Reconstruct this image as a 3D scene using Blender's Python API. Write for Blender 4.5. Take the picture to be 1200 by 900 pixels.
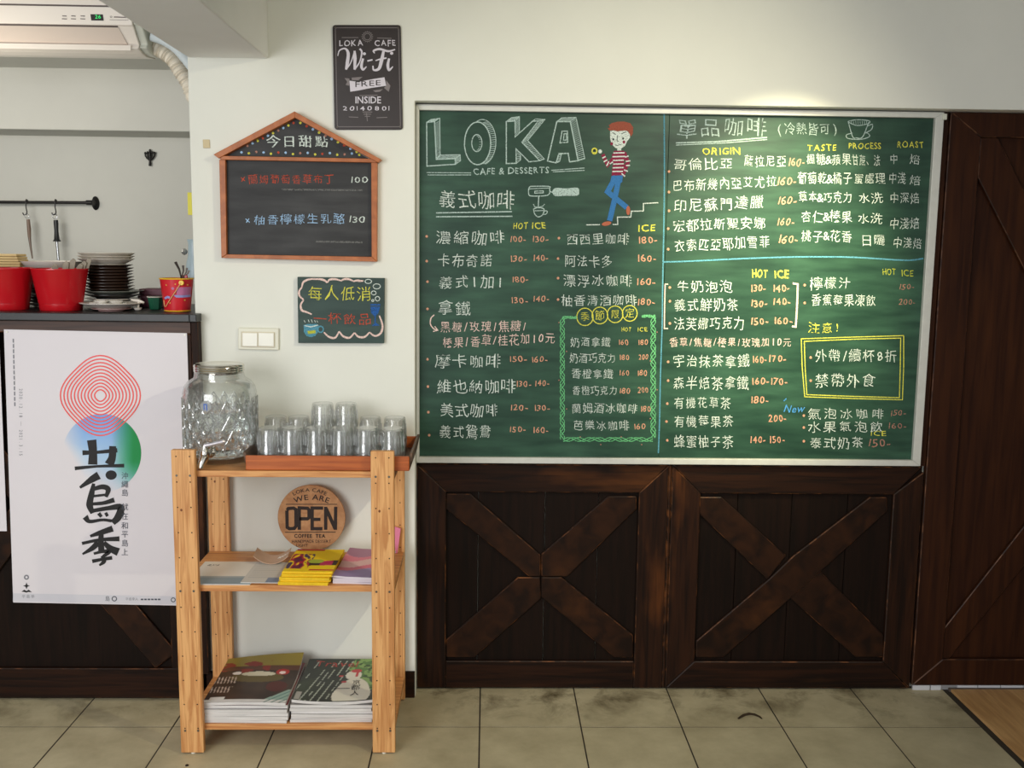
import bpy, math, random
import numpy as np
from mathutils import Vector, Matrix, noise
for o in list(bpy.data.objects): bpy.data.objects.remove(o)
SC = bpy.context.scene
COL = SC.collection
random.seed(7)
# ------------------------------------------------------------------ camera
F, PITCH, YAW, ROLL, DIST, HCAM = 1179.009, .134846, -.02468, .011978, 3.953568, 1.825559
def cam_rot(p, y, r):
    cp, sp, cy, sy, cr, sr = math.cos(p), math.sin(p), math.cos(y), math.sin(y), math.cos(r), math.sin(r)
    B = np.array([[1, 0, 0], [0, 0, -1], [0, 1, 0]], float)
    Ry = np.array([[cy, 0, sy], [0, 1, 0], [-sy, 0, cy]]); Rx = np.array([[1, 0, 0], [0, cp, -sp], [0, sp, cp]])
    Rz = np.array([[cr, -sr, 0], [sr, cr, 0], [0, 0, 1]])
    return Rz @ Rx @ Ry @ B
RC = cam_rot(PITCH, YAW, ROLL); CP = np.array([0, -DIST, HCAM])
cd = bpy.data.cameras.new('camera'); cam = bpy.data.objects.new('camera', cd); COL.objects.link(cam)
cd.sensor_width = 36; cd.lens = F / 1200 * 36; cd.clip_start = .05
M4 = Matrix.Identity(4)
for i in range(3):
    M4[i][0] = RC[0][i]; M4[i][1] = -RC[1][i]; M4[i][2] = -RC[2][i]; M4[i][3] = CP[i]
cam.matrix_world = M4
SC.camera = cam
# ------------------------------------------------------------------ world, lights, exposure
SC.view_settings.view_transform = 'Standard'; SC.view_settings.look = 'None'
SC.view_settings.gamma = 1; SC.view_settings.use_curve_mapping = False
SC.view_settings.exposure = 0.05
SC.cycles.max_bounces = 14; SC.cycles.transmission_bounces = 12; SC.cycles.transparent_max_bounces = 40
SC.cycles.diffuse_bounces = 5
W = bpy.data.worlds.new('daylight'); SC.world = W; W.use_nodes = True
W.node_tree.nodes['Background'].inputs[0].default_value = (.93, .96, 1.0, 1)
W.node_tree.nodes['Background'].inputs[1].default_value = .84
def area(name, loc, target, sx, sy, power, color):
    l = bpy.data.lights.new(name, 'AREA'); l.shape = 'RECTANGLE'; l.size = sx; l.size_y = sy; l.energy = power; l.color = color
    o = bpy.data.objects.new(name, l); COL.objects.link(o); o.location = loc
    o.rotation_euler = (Vector(target) - Vector(loc)).to_track_quat('-Z', 'Y').to_euler(); return o
def spot(name, loc, target, power, ang, blend, color, r=.02):
    l = bpy.data.lights.new(name, 'SPOT'); l.energy = power; l.spot_size = math.radians(ang); l.spot_blend = blend; l.color = color; l.shadow_soft_size = r
    o = bpy.data.objects.new(name, l); COL.objects.link(o); o.location = loc
    o.rotation_euler = (Vector(target) - Vector(loc)).to_track_quat('-Z', 'Y').to_euler(); return o
area('shop_window_light', (-2.6, -4.6, 1.9), (-.6, 0, 1.1), 2.2, 2.0, 105, (.97, .98, 1.0))
area('kitchen_ceiling_light', (-2.6, .25, 2.3), (-2.4, 2.0, 1.7), 1.0, .3, 11, (1.0, .93, .80))
spot('board_spotlight', (1.22, -1.25, 2.93), (1.10, .02, 1.77), 480, 41, 1.0, (1.0, .92, .58))
spot('wall_spotlight', (1.35, -2.06, 2.93), (.25, 0, 1.45), 120, 84, 1.0, (1.0, .93, .70))
# ------------------------------------------------------------------ helpers
def ray(px, py):
    px = np.asarray(px, float); py = np.asarray(py, float)
    q = np.stack([(px - 600) / F, (py - 450) / F, np.ones_like(px)], -1)
    return q @ RC
def at(px, py, Y):
    d = ray(px, py); return CP + d * ((Y - CP[1]) / d[..., 1])[..., None]
def atz(px, py, Z):
    d = ray(px, py); return CP + d * ((Z - CP[2]) / d[..., 2])[..., None]
def X(px, py, Y): return float(at(px, py, Y)[0])
def Z(px, py, Y): return float(at(px, py, Y)[2])
def s2l(c):
    return tuple((x / 12.92 if x <= .04045 else ((x + .055) / 1.055) ** 2.4) for x in [v / 255 for v in c])
def plane_map(Y):
    def m(p, lift=0): 
        p = np.asarray(p, float); return at(p[:, 0], p[:, 1], Y - lift)
    return m
class MB:
    def __init__(s): s.v = []; s.f = []
    def add(s, v, f):
        n = len(s.v); s.v += [tuple(map(float, a)) for a in v]; s.f += [tuple(i + n for i in a) for a in f]; return s
    def box(s, x0, x1, y0, y1, z0, z1):
        return s.add([(x0, y0, z0), (x1, y0, z0), (x1, y1, z0), (x0, y1, z0), (x0, y0, z1), (x1, y0, z1), (x1, y1, z1), (x0, y1, z1)],
              [(0, 3, 2, 1), (4, 5, 6, 7), (0, 1, 5, 4), (1, 2, 6, 5), (2, 3, 7, 6), (3, 0, 4, 7)])
    def prism(s, xz, y0, y1):
        n = len(xz); a = sum(xz[i][0] * xz[(i + 1) % n][1] - xz[(i + 1) % n][0] * xz[i][1] for i in range(n))
        if a < 0: xz = xz[::-1]
        v = [(x, y0, z) for x, z in xz] + [(x, y1, z) for x, z in xz]
        return s.add(v, [tuple(range(n)), tuple(range(2 * n - 1, n - 1, -1))] + [(i + n, (i + 1) % n + n, (i + 1) % n, i) for i in range(n)])
    def prism_x(s, yz, x0, x1):
        n = len(yz); v = [(x0, y, z) for y, z in yz] + [(x1, y, z) for y, z in yz]
        return s.add(v, [tuple(range(n))[::-1], tuple(range(n, 2 * n))] + [(i, (i + 1) % n, (i + 1) % n + n, i + n) for i in range(n)])
    def lathe(s, prof, c=(0, 0, 0), seg=32, cap0=False, cap1=False):
        v = []; f = []
        for r, z in prof:
            for k in range(seg):
                a = 2 * math.pi * k / seg; v.append((c[0] + r * math.cos(a), c[1] + r * math.sin(a), c[2] + z))
        for j in range(len(prof) - 1):
            for k in range(seg):
                k2 = (k + 1) % seg; f.append((j * seg + k, j * seg + k2, (j + 1) * seg + k2, (j + 1) * seg + k))
        if cap0: f.append(tuple(range(seg))[::-1])
        if cap1: f.append(tuple((len(prof) - 1) * seg + k for k in range(seg)))
        return s.add(v, f)
    def tube(s, pts, r, seg=10, rad=None):
        pts = [Vector(p) for p in pts]; v = []; f = []; n = len(pts); up = None
        for i, p in enumerate(pts):
            t = (pts[min(i + 1, n - 1)] - pts[max(i - 1, 0)]).normalized()
            if up is None:
                up = t.orthogonal().normalized()
            up = (up - t * up.dot(t)).normalized(); w = t.cross(up); rr = rad[i] if rad else r
            for k in range(seg):
                a = 2 * math.pi * k / seg; v.append(p + (up * math.cos(a) + w * math.sin(a)) * rr)
        for i in range(n - 1):
            for k in range(seg):
                k2 = (k + 1) % seg; f.append((i * seg + k, i * seg + k2, (i + 1) * seg + k2, (i + 1) * seg + k))
        f.append(tuple(range(seg))[::-1]); f.append(tuple((n - 1) * seg + k for k in range(seg)))
        return s.add(v, f)
    def sheet(s, fn, nu, nv, th):
        "thin solid sheet over fn(u,v)->xyz with thickness th downward"
        top = [fn(i / nu, j / nv) for j in range(nv + 1) for i in range(nu + 1)]
        bot = [(p[0], p[1], p[2] - th) for p in top]; N = len(top); f = []
        for j in range(nv):
            for i in range(nu):
                a = j * (nu + 1) + i; f.append((a, a + 1, a + nu + 2, a + nu + 1)); f.append((N + a, N + a + nu + 1, N + a + nu + 2, N + a + 1))
        rim = [i for i in range(nu + 1)] + [(j + 1) * (nu + 1) + nu for j in range(nv)] + [nv * (nu + 1) + nu - 1 - i for i in range(nu)] + [(nv - 1 - j) * (nu + 1) for j in range(nv - 1)]
        for k in range(len(rim)):
            a, b = rim[k], rim[(k + 1) % len(rim)]; f.append((a, a + N, b + N, b))
        return s.add(top + bot, f)
def link(name, mb, mats, parent=None, smooth=False, bevel=0, bseg=1, bmat=None):
    me = bpy.data.meshes.new(name); me.from_pydata(mb.v, [], mb.f); me.update()
    for m in (mats if isinstance(mats, (list, tuple)) else [mats]): me.materials.append(m)
    if smooth:
        me.polygons.foreach_set('use_smooth', [True] * len(me.polygons))
        if smooth != 2: me.set_sharp_from_angle(angle=math.radians(38))
    o = bpy.data.objects.new(name, me); COL.objects.link(o)
    if parent:
        o.parent = parent
        p = parent; off = Vector((0, 0, 0))
        while p is not None: off += p.location; p = p.parent
        o.location = -off if parent.type == 'EMPTY' or off.length else (0, 0, 0)
    if bevel:
        b = o.modifiers.new('bevel', 'BEVEL'); b.width = bevel; b.segments = bseg; b.limit_method = 'ANGLE'; b.harden_normals = False
        if bmat is not None: b.material = bmat
    return o
LAB = {}
def tag(o, label, cat, group=None, kind=None):
    o['label'] = label; o['category'] = cat
    if group: o['group'] = group
    if kind: o['kind'] = kind
    return o
def thing(name, label, cat, loc=(0, 0, 0), group=None):
    o = bpy.data.objects.new(name, None); COL.objects.link(o); o.location = loc; o.empty_display_size = .05
    return tag(o, label, cat, group)
def struct(name, mb, m, **k):
    o = link(name, mb, m, **k); o['kind'] = 'structure'; return o
def copy_tree(o, parent=None):
    c = o.copy(); COL.objects.link(c); c.parent = parent
    for ch in o.children: copy_tree(ch, c)
    return c
# ------------------------------------------------------------------ materials
def newmat(name):
    m = bpy.data.materials.new(name); m.use_nodes = True; nt = m.node_tree; return m, nt, nt.nodes['Principled BSDF'], nt.nodes, nt.links
def mat(name, col, rough=.5, metal=0, spec=.5, var=0, vs=8, bump=0, bs=60, trans=0, ior=1.45, emit=0):
    m, nt, b, N, L = newmat(name); c = s2l(col)
    b.inputs['Base Color'].default_value = (*c, 1); b.inputs['Roughness'].default_value = rough; b.inputs['Metallic'].default_value = metal
    b.inputs['Specular IOR Level'].default_value = spec; b.inputs['Transmission Weight'].default_value = trans; b.inputs['IOR'].default_value = ior
    if emit: b.inputs['Emission Color'].default_value = (*c, 1); b.inputs['Emission Strength'].default_value = emit
    tc = N.new('ShaderNodeTexCoord')
    if var:
        n = N.new('ShaderNodeTexNoise'); n.inputs['Scale'].default_value = vs; n.inputs['Detail'].default_value = 6; n.inputs['Roughness'].default_value = .6
        r = N.new('ShaderNodeValToRGB'); r.color_ramp.elements[0].position = .3; r.color_ramp.elements[1].position = .7
        r.color_ramp.elements[0].color = (*[x * (1 - var) for x in c], 1); r.color_ramp.elements[1].color = (*[min(1, x * (1 + var * .6)) for x in c], 1)
        L.new(tc.outputs['Object'], n.inputs['Vector']); L.new(n.outputs['Fac'], r.inputs[0]); L.new(r.outputs[0], b.inputs['Base Color'])
    if bump:
        n2 = N.new('ShaderNodeTexNoise'); n2.inputs['Scale'].default_value = bs; n2.inputs['Detail'].default_value = 5
        bp = N.new('ShaderNodeBump'); bp.inputs['Strength'].default_value = bump; bp.inputs['Distance'].default_value = .004
        L.new(tc.outputs['Object'], n2.inputs['Vector']); L.new(n2.outputs['Fac'], bp.inputs['Height']); L.new(bp.outputs[0], b.inputs['Normal'])
    return m
def wood(name, c1, c2, scale=(1, 1, 1), rough=.55, dist=3, bump=.15, spec=.4, patch=None, pos=(.35, .65)):
    "grain: noise squashed along one axis, plus optional lighter worn patches"
    m, nt, b, N, L = newmat(name)
    tc = N.new('ShaderNodeTexCoord'); mp = N.new('ShaderNodeMapping'); mp.inputs['Scale'].default_value = scale
    n = N.new('ShaderNodeTexNoise'); n.inputs['Scale'].default_value = 6; n.inputs['Detail'].default_value = 8; n.inputs['Distortion'].default_value = dist * .2
    r = N.new('ShaderNodeValToRGB'); r.color_ramp.elements[0].position = pos[0]; r.color_ramp.elements[1].position = pos[1]
    r.color_ramp.elements[0].color = (*s2l(c1), 1); r.color_ramp.elements[1].color = (*s2l(c2), 1)
    L.new(tc.outputs['Object'], mp.inputs[0]); L.new(mp.outputs[0], n.inputs['Vector']); L.new(n.outputs['Fac'], r.inputs[0])
    out = r.outputs[0]
    if patch:
        n3 = N.new('ShaderNodeTexNoise'); n3.inputs['Scale'].default_value = patch[1]; n3.inputs['Detail'].default_value = 4; n3.inputs['Roughness'].default_value = .55
        mp3 = N.new('ShaderNodeMapping'); mp3.inputs['Scale'].default_value = tuple(.35 + .12 * k for k in scale); mp3.inputs['Location'].default_value = patch[4] if len(patch) > 4 else (0, 0, 0)
        L.new(tc.outputs['Object'], mp3.inputs[0]); L.new(mp3.outputs[0], n3.inputs['Vector'])
        r3 = N.new('ShaderNodeValToRGB'); r3.color_ramp.elements[0].position = patch[2]; r3.color_ramp.elements[1].position = patch[3]
        mul = N.new('ShaderNodeMath'); mul.operation = 'MULTIPLY'; L.new(n3.outputs['Fac'], r3.inputs[0]); L.new(r3.outputs[0], mul.inputs[0])
        r4 = N.new('ShaderNodeMapRange'); r4.inputs[1].default_value = .3; r4.inputs[2].default_value = .6; r4.inputs[3].default_value = .35; L.new(n.outputs['Fac'], r4.inputs[0]); L.new(r4.outputs[0], mul.inputs[1])
        mx = N.new('ShaderNodeMix'); mx.data_type = 'RGBA'; L.new(mul.outputs[0], mx.inputs[0]); L.new(out, mx.inputs[6]); mx.inputs[7].default_value = (*s2l(patch[0]), 1); out = mx.outputs[2]
    L.new(out, b.inputs['Base Color']); b.inputs['Roughness'].default_value = rough; b.inputs['Specular IOR Level'].default_value = spec
    bp = N.new('ShaderNodeBump'); bp.inputs['Strength'].default_value = bump; bp.inputs['Distance'].default_value = .003
    L.new(n.outputs['Fac'], bp.inputs['Height']); L.new(bp.outputs[0], b.inputs['Normal'])
    return m
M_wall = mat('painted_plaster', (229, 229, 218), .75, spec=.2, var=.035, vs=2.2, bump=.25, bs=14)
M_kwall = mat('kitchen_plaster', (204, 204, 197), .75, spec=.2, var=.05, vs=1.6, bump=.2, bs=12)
M_beam = mat('beam_paint', (238, 238, 234), .8, spec=.2, var=.03, vs=3)
M_ceil = mat('ceiling_paint', (225, 225, 220), .85, spec=.1)
M_side = mat('side_wall_paint', (120, 110, 98), .85, spec=.1)
DKH = dict(rough=.55, spec=.14, bump=.25)
M_dkv = wood('dark_stain_upright_grain', (24, 12, 6), (46, 24, 11), (9, 9, .5), patch=((104, 58, 24), 3.2, .56, .78), **DKH)
M_dkh = wood('dark_stain_level_grain', (23, 12, 6), (44, 23, 11), (.5, 9, 9), patch=((104, 60, 26), 3.0, .57, .8, (3, 1, 2)), **DKH)
M_dkd = wood('dark_stain_brace_grain', (26, 14, 7), (48, 26, 12), (2.2, 9, 2.2), patch=((94, 54, 24), 3.4, .55, .82, (5, 2, 1)), **DKH)
M_dkp = wood('dark_stain_plank', (18, 10, 5), (28, 15, 8), (8, 8, .5), rough=.6, spec=.12, bump=.2)
M_edge = wood('worn_edge_wood', (36, 20, 11), (140, 84, 42), (3, 3, 3), rough=.5, pos=(.5, .8))
M_door = wood('door_stain', (40, 18, 7), (56, 28, 11), (8, 8, .4), rough=.55, spec=.15, bump=.2, patch=((80, 44, 18), 1.6, .5, .8))
M_dooredge = wood('door_worn_edge', (40, 20, 10), (120, 78, 50), (3, 3, 3), rough=.5, pos=(.45, .75))
M_pine = wood('pine_upright', (188, 128, 74), (222, 168, 108), (11, 11, .55), rough=.5, dist=6, bump=.06, pos=(.38, .58))
M_pineh = wood('pine_level', (186, 122, 70), (216, 158, 98), (.6, 11, 11), rough=.5, dist=6, bump=.06, pos=(.38, .58))
M_tray = wood('tray_varnished', (150, 72, 30), (186, 100, 46), (.6, 10, 10), rough=.38, bump=.08)
M_trayd = wood('tray_dark_end', (70, 52, 40), (104, 80, 62), (6, .8, 6), rough=.5)
M_house = wood('orange_brown_frame', (158, 88, 42), (184, 108, 56), (4, 4, 4), rough=.45, bump=.04)
M_ply = wood('cork_ply', (176, 124, 80), (198, 148, 100), (6, 6, 6), rough=.6, bump=.05)
M_hole = mat('peg_hole_dark', (40, 24, 14), .8)
M_screw = mat('steel_screw', (110, 104, 92), .4, metal=.8)
M_tag_black = mat('black_print', (26, 24, 24), .6)
M_counter = mat('black_worktop', (34, 36, 36), .4, var=.25, vs=20)
M_cfront = wood('counter_stain', (48, 30, 22), (84, 58, 44), (.6, 9, 9), rough=.5, bump=.2, patch=((66, 40, 26), 2, .4, .8))
def board_material(name, base, light, rough=.55):
    m, nt, b, N, L = newmat(name); tc = N.new('ShaderNodeTexCoord')
    n = N.new('ShaderNodeTexNoise'); n.inputs['Scale'].default_value = 2.2; n.inputs['Detail'].default_value = 6; n.inputs['Distortion'].default_value = .7
    mp = N.new('ShaderNodeMapping'); mp.inputs['Scale'].default_value = (1, 1, 6); L.new(tc.outputs['Object'], mp.inputs[0])
    n2 = N.new('ShaderNodeTexNoise'); n2.inputs['Scale'].default_value = 5; n2.inputs['Detail'].default_value = 8; L.new(mp.outputs[0], n2.inputs['Vector']); L.new(tc.outputs['Object'], n.inputs['Vector'])
    a = N.new('ShaderNodeMath'); a.operation = 'MULTIPLY'; L.new(n.outputs['Fac'], a.inputs[0]); L.new(n2.outputs['Fac'], a.inputs[1])
    r = N.new('ShaderNodeMapRange'); r.inputs[1].default_value = .16; r.inputs[2].default_value = .42; L.new(a.outputs[0], r.inputs[0])
    mx = N.new('ShaderNodeMix'); mx.data_type = 'RGBA'; mx.inputs[6].default_value = (*s2l(base), 1); mx.inputs[7].default_value = (*s2l(light), 1)
    L.new(r.outputs[0], mx.inputs[0]); L.new(mx.outputs[2], b.inputs['Base Color']); b.inputs['Roughness'].default_value = rough; b.inputs['Specular IOR Level'].default_value = .35
    return m
M_board = board_material('green_chalkboard', (27, 58, 44), (52, 88, 68), .42)
M_hboard = board_material('black_chalkboard', (40, 40, 40), (62, 62, 62), .6)
M_mboard = board_material('dark_green_slate', (44, 62, 58), (60, 80, 74), .6)
def chalk(name, col, dens=.5):
    m, nt, b, N, L = newmat(name); tc = N.new('ShaderNodeTexCoord')
    n = N.new('ShaderNodeTexNoise'); n.inputs['Scale'].default_value = 260; n.inputs['Detail'].default_value = 3; L.new(tc.outputs['Object'], n.inputs['Vector'])
    r = N.new('ShaderNodeMapRange'); r.inputs[1].default_value = .35; r.inputs[2].default_value = .5; r.inputs[3].default_value = dens; L.new(n.outputs['Fac'], r.inputs[0])
    b.inputs['Base Color'].default_value = (*s2l(col), 1); b.inputs['Roughness'].default_value = .9; b.inputs['Specular IOR Level'].default_value = .05
    L.new(r.outputs[0], b.inputs['Alpha']); return m
CH = dict(white=chalk('white_chalk', (214, 224, 216), .4), pale=chalk('pale_chalk', (178, 198, 192), .35), yellow=chalk('yellow_chalk', (218, 214, 88), .5), salmon=chalk('salmon_chalk', (216, 158, 130)),
          pink=chalk('pinkish_chalk', (236, 206, 196)), blue=chalk('blue_chalk', (92, 152, 172), .45), blue2=chalk('bright_blue_chalk', (80, 150, 210)), green=chalk('green_chalk', (110, 190, 130), .4),
          rust=chalk('rusty_chalk', (176, 128, 112), .3), red=chalk('red_chalk', (196, 84, 62), .35), ice=chalk('ice_blue_chalk', (166, 200, 232)), hair=chalk('auburn_chalk', (150, 84, 68), .75),
          maroon=chalk('maroon_chalk', (136, 48, 72), .8), jeans=chalk('denim_chalk', (66, 122, 178), .75), dark=mat('dark_line_chalk', (34, 48, 44), .9), shoe=chalk('shoe_chalk', (184, 108, 84), .8),
          deep=chalk('deep_blue_chalk', (52, 96, 160), .5), dullyel=chalk('dull_yellow_chalk', (186, 190, 70), .45), smudge=chalk('smudged_chalk', (110, 110, 108), 0))
# ------------------------------------------------------------------ lettering
ADV = {}
GL = {}
def want(strings, bold=0):
    need = sorted({c for s in strings for c in s if c != ' ' and (c, bold) not in GL})
    obs = []
    for c in need:
        cu = bpy.data.curves.new('glyph', 'FONT'); cu.body = c; cu.resolution_u = 2; cu.offset = bold
        o = bpy.data.objects.new('glyph', cu); COL.objects.link(o); obs.append(o)
    bpy.context.view_layer.update(); dg = bpy.context.evaluated_depsgraph_get()
    for c, o in zip(need, obs):
        e = o.evaluated_get(dg); me = e.to_mesh()
        v = np.array([tuple(a.co)[:2] for a in me.vertices]).reshape(-1, 2); f = [tuple(p.vertices) for p in me.polygons]
        e.to_mesh_clear(); GL[(c, bold)] = (v, f)
    for o in obs:
        cu = o.data; bpy.data.objects.remove(o); bpy.data.curves.remove(cu)
def is_cjk(c): return ord(c) > 0x2000
def garea(v, f):
    t = 0
    for p in f:
        q = v[list(p)]; t += abs(np.sum(q[:, 0] * np.roll(q[:, 1], -1) - np.roll(q[:, 0], -1) * q[:, 1])) / 2
    return t
class Ink:
    "flat marks on a surface, drawn in the 2-D coordinates that the mapper turns into points"
    def __init__(s, mapper, lift=.0008): s.m = mapper; s.lift = lift; s.layers = {}; s.n = 0
    def add(s, key, v, f, lift=None):
        s.n += 1; s.layers.setdefault(key, []).append(MB().add(s.m(np.asarray(v, float), (s.lift if lift is None else lift) + (s.n % 60) * 6e-6), f))
    def text(s, key, st, x0, x1, yc, h, slope=0, bold=0, jit=1, up=1, arc=None, rot=0, vertical=False, lift=None, shear=0):
        s.t = getattr(s, 't', 0) + 1; key = (key, s.t)
        n = len(st); thin = None
        if any(is_cjk(c) for c in st):
            bold = 0; thin = -.007 if jit and h > 10 else None
            if thin: want([st], thin)
        want([st], bold); cj = any(is_cjk(c) for c in st)
        if cj or vertical: adv = [1.0 if is_cjk(c) else (.62 if c in '123450678' else (.5 if c in '/、&!' else .8)) for c in st]
        else:
            adv = []
            for c in st:
                if c == ' ': adv.append(.32)
                else:
                    v = GL[(c, bold)][0]; adv.append((v[:, 0].max() - v[:, 0].min()) + .1)
        tot = sum(adv); wd = (x1 - x0) / tot
        sc = h / (.93 if cj else .70); x = x0
        R = random.Random(hash(st) % 1000 + int(yc)) if False else random.Random(len(st) * 31 + int(yc * 7) + int(x0))
        for c, a in zip(st, adv):
            cw = a * wd
            if c != ' ':
                v, f = GL[(c, bold)]
                if thin and is_cjk(c):
                    v2, f2 = GL[(c, thin)]; r_ = garea(v2, f2) / max(1e-6, garea(v, f))
                    if .62 < r_ < .97: v, f = v2, f2
                v = v.copy(); mn, mx = v.min(0), v.max(0)
                if is_cjk(c): cx, cy = (.5, .37); sx = min(wd * 1.0, sc * 1.12)
                elif cj: cx, cy = (mn[0] + mx[0]) / 2, .35; sx = sc * .9
                else: cx, cy = (mn[0] + mx[0]) / 2, .35; sx = min(wd, sc * 1.6) if (mx[0] - mn[0]) > .15 else min(wd, sc)
                qx, qy = v[:, 0] - cx, v[:, 1] - cy
                if jit:
                    f1, f2, f3, f4 = (R.uniform(0, 6.3) for _ in range(4)); am = .028 * jit
                    qx, qy = qx + am * np.sin(5.5 * qy + f1) + am * .5 * np.sin(11 * qy + f2), qy + am * np.sin(5.5 * qx + f3) + am * .5 * np.sin(10 * qx + f4)
                p = np.stack([qx * sx, qy * sc], 1)
                if shear: p[:, 0] += p[:, 1] * shear
                if jit: 
                    a_ = R.uniform(-.07, .05) * jit; k = .93 + R.uniform(-.08, .07) * jit
                    p = p @ np.array([[math.cos(a_), math.sin(a_)], [-math.sin(a_), math.cos(a_)]]) * k; p[:, 1] += R.uniform(-.04, .04) * h * jit
                xc = x + cw / 2; yy = yc + slope * (xc - x0)
                if arc:
                    ang = (xc - (x0 + x1) / 2) / arc; ca, sa = math.cos(ang), math.sin(ang)
                    qx = p[:, 0] * ca + p[:, 1] * sa; qy = -p[:, 0] * sa + p[:, 1] * ca
                    xc2 = (x0 + x1) / 2 + arc * math.sin(ang); yy2 = yc + arc * (1 - math.cos(ang))
                    P = np.stack([xc2 + qx, yy2 - qy], 1)
                else: P = np.stack([xc + p[:, 0], yy - p[:, 1] * up], 1)
                if rot:
                    o_ = np.array([x0, yc]); d = P - o_; P = o_ + np.stack([d[:, 0] * math.cos(rot) - d[:, 1] * math.sin(rot), d[:, 0] * math.sin(rot) + d[:, 1] * math.cos(rot)], 1)
                s.add(key, P, f, lift)
            x += cw
    def line(s, key, pts, w, closed=False, lift=None, taper=False):
        P = [np.array(p, float) for p in pts]
        if closed: P.append(P[0])
        L = []; R_ = []; n = len(P)
        for i in range(n):
            if closed: d0 = P[i] - P[i - 1 if i else n - 2]; d1 = P[(i + 1) if i < n - 1 else 1] - P[i]
            else: d0 = P[i] - P[i - 1] if i else P[1] - P[0]; d1 = P[i + 1] - P[i] if i < n - 1 else P[i] - P[i - 1]
            d0 = d0 / (np.linalg.norm(d0) + 1e-9); d1 = d1 / (np.linalg.norm(d1) + 1e-9); d = d0 + d1; nn = np.linalg.norm(d)
            d = d1 if nn < .3 else d / nn; k = 1 / max(.6, float(d @ d1)) 
            ww = w[i] if isinstance(w, (list, tuple)) else w
            nrm = np.array([-d[1], d[0]]) * ww / 2 * k; L.append(P[i] + nrm); R_.append(P[i] - nrm)
        s.add(key, L + R_, [(i, i + 1, n + i + 1, n + i) for i in range(n - 1)], lift)
    def poly(s, key, pts, lift=None): s.add(key, pts, [tuple(range(len(pts)))], lift)
    def ell(s, key, cx, cy, rx, ry, w=0, seg=20, a0=0, a1=360, lift=None, rot=0):
        pts = []
        for k in range(seg + (1 if (a1 - a0) < 360 else 0)):
            a = math.radians(a0 + (a1 - a0) * k / seg); x, y = rx * math.cos(a), ry * math.sin(a)
            pts.append((cx + x * math.cos(rot) - y * math.sin(rot), cy + x * math.sin(rot) + y * math.cos(rot)))
        if w: s.line(key, pts, w, closed=(a1 - a0) >= 360, lift=lift)
        else: s.poly(key, pts, lift)
    def flush(s, name, parent, mats, split=False):
        for k, L in s.layers.items():
            if not split:
                mb = MB()
                for q in L: mb.add(q.v, q.f)
                L = [mb]
            kk = k[0] if isinstance(k, tuple) else k
            for mb in L: link(name, mb, mats[kk] if isinstance(mats, dict) else mats, parent)
        s.layers = {}; s.n = 0
def curve(pts, n=8):
    "Catmull-Rom through pts"
    P = [np.array(p, float) for p in pts]; P = [2 * P[0] - P[1]] + P + [2 * P[-1] - P[-2]]; out = []
    for i in range(1, len(P) - 2):
        for k in range(n):
            t = k / n; out.append(.5 * ((2 * P[i]) + (P[i + 1] - P[i - 1]) * t + (2 * P[i - 1] - 5 * P[i] + 4 * P[i + 1] - P[i + 2]) * t * t + (3 * P[i] - P[i - 1] - 3 * P[i + 1] + P[i + 2]) * t ** 3))
    out.append(P[-2]); return out
def paint_material(name, rough=.35):
    m, nt, b, N, L = newmat(name); a = N.new('ShaderNodeVertexColor'); a.layer_name = 'print'
    L.new(a.outputs[0], b.inputs['Base Color']); b.inputs['Roughness'].default_value = rough; return m
M_print = paint_material('colour_print', .42); M_printmatt = paint_material('matt_print', .7)
def printed(name, fn, colfn, parent, nu=70, nv=70, m=None):
    "flat printed cover: fine grid, its printed picture as colours on the vertices"
    u = np.linspace(0, 1, nu + 1); uu, vv = np.meshgrid(u, np.linspace(0, 1, nv + 1)); v = [fn(a, b) for a, b in zip(uu.ravel(), vv.ravel())]
    mb = MB().add(v, [(j * (nu + 1) + i, j * (nu + 1) + i + 1, (j + 1) * (nu + 1) + i + 1, (j + 1) * (nu + 1) + i) for j in range(nv) for i in range(nu)])
    o = link(name, mb, m or M_print, parent, smooth=2); me = o.data
    c = colfn(uu.ravel(), vv.ravel()); c = np.clip(c, 0, 255) / 255; c = np.where(c <= .04045, c / 12.92, ((c + .055) / 1.055) ** 2.4)
    at_ = me.color_attributes.new('print', 'FLOAT_COLOR', 'POINT'); at_.data.foreach_set('color', np.concatenate([c, np.ones((len(c), 1))], 1).ravel().astype(np.float32)); return o
def hashn(u, v, s=1.0, k=0): return np.array([noise.noise(Vector((a * s, b * s, k * 7.3))) for a, b in zip(u, v)])

# ================================================================== SETTING
YW = -.04; YR = .03          # front of the white wall, back of its recess
XL, XR = -.2835, 1.7595
ZTOP = 2.370
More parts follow.
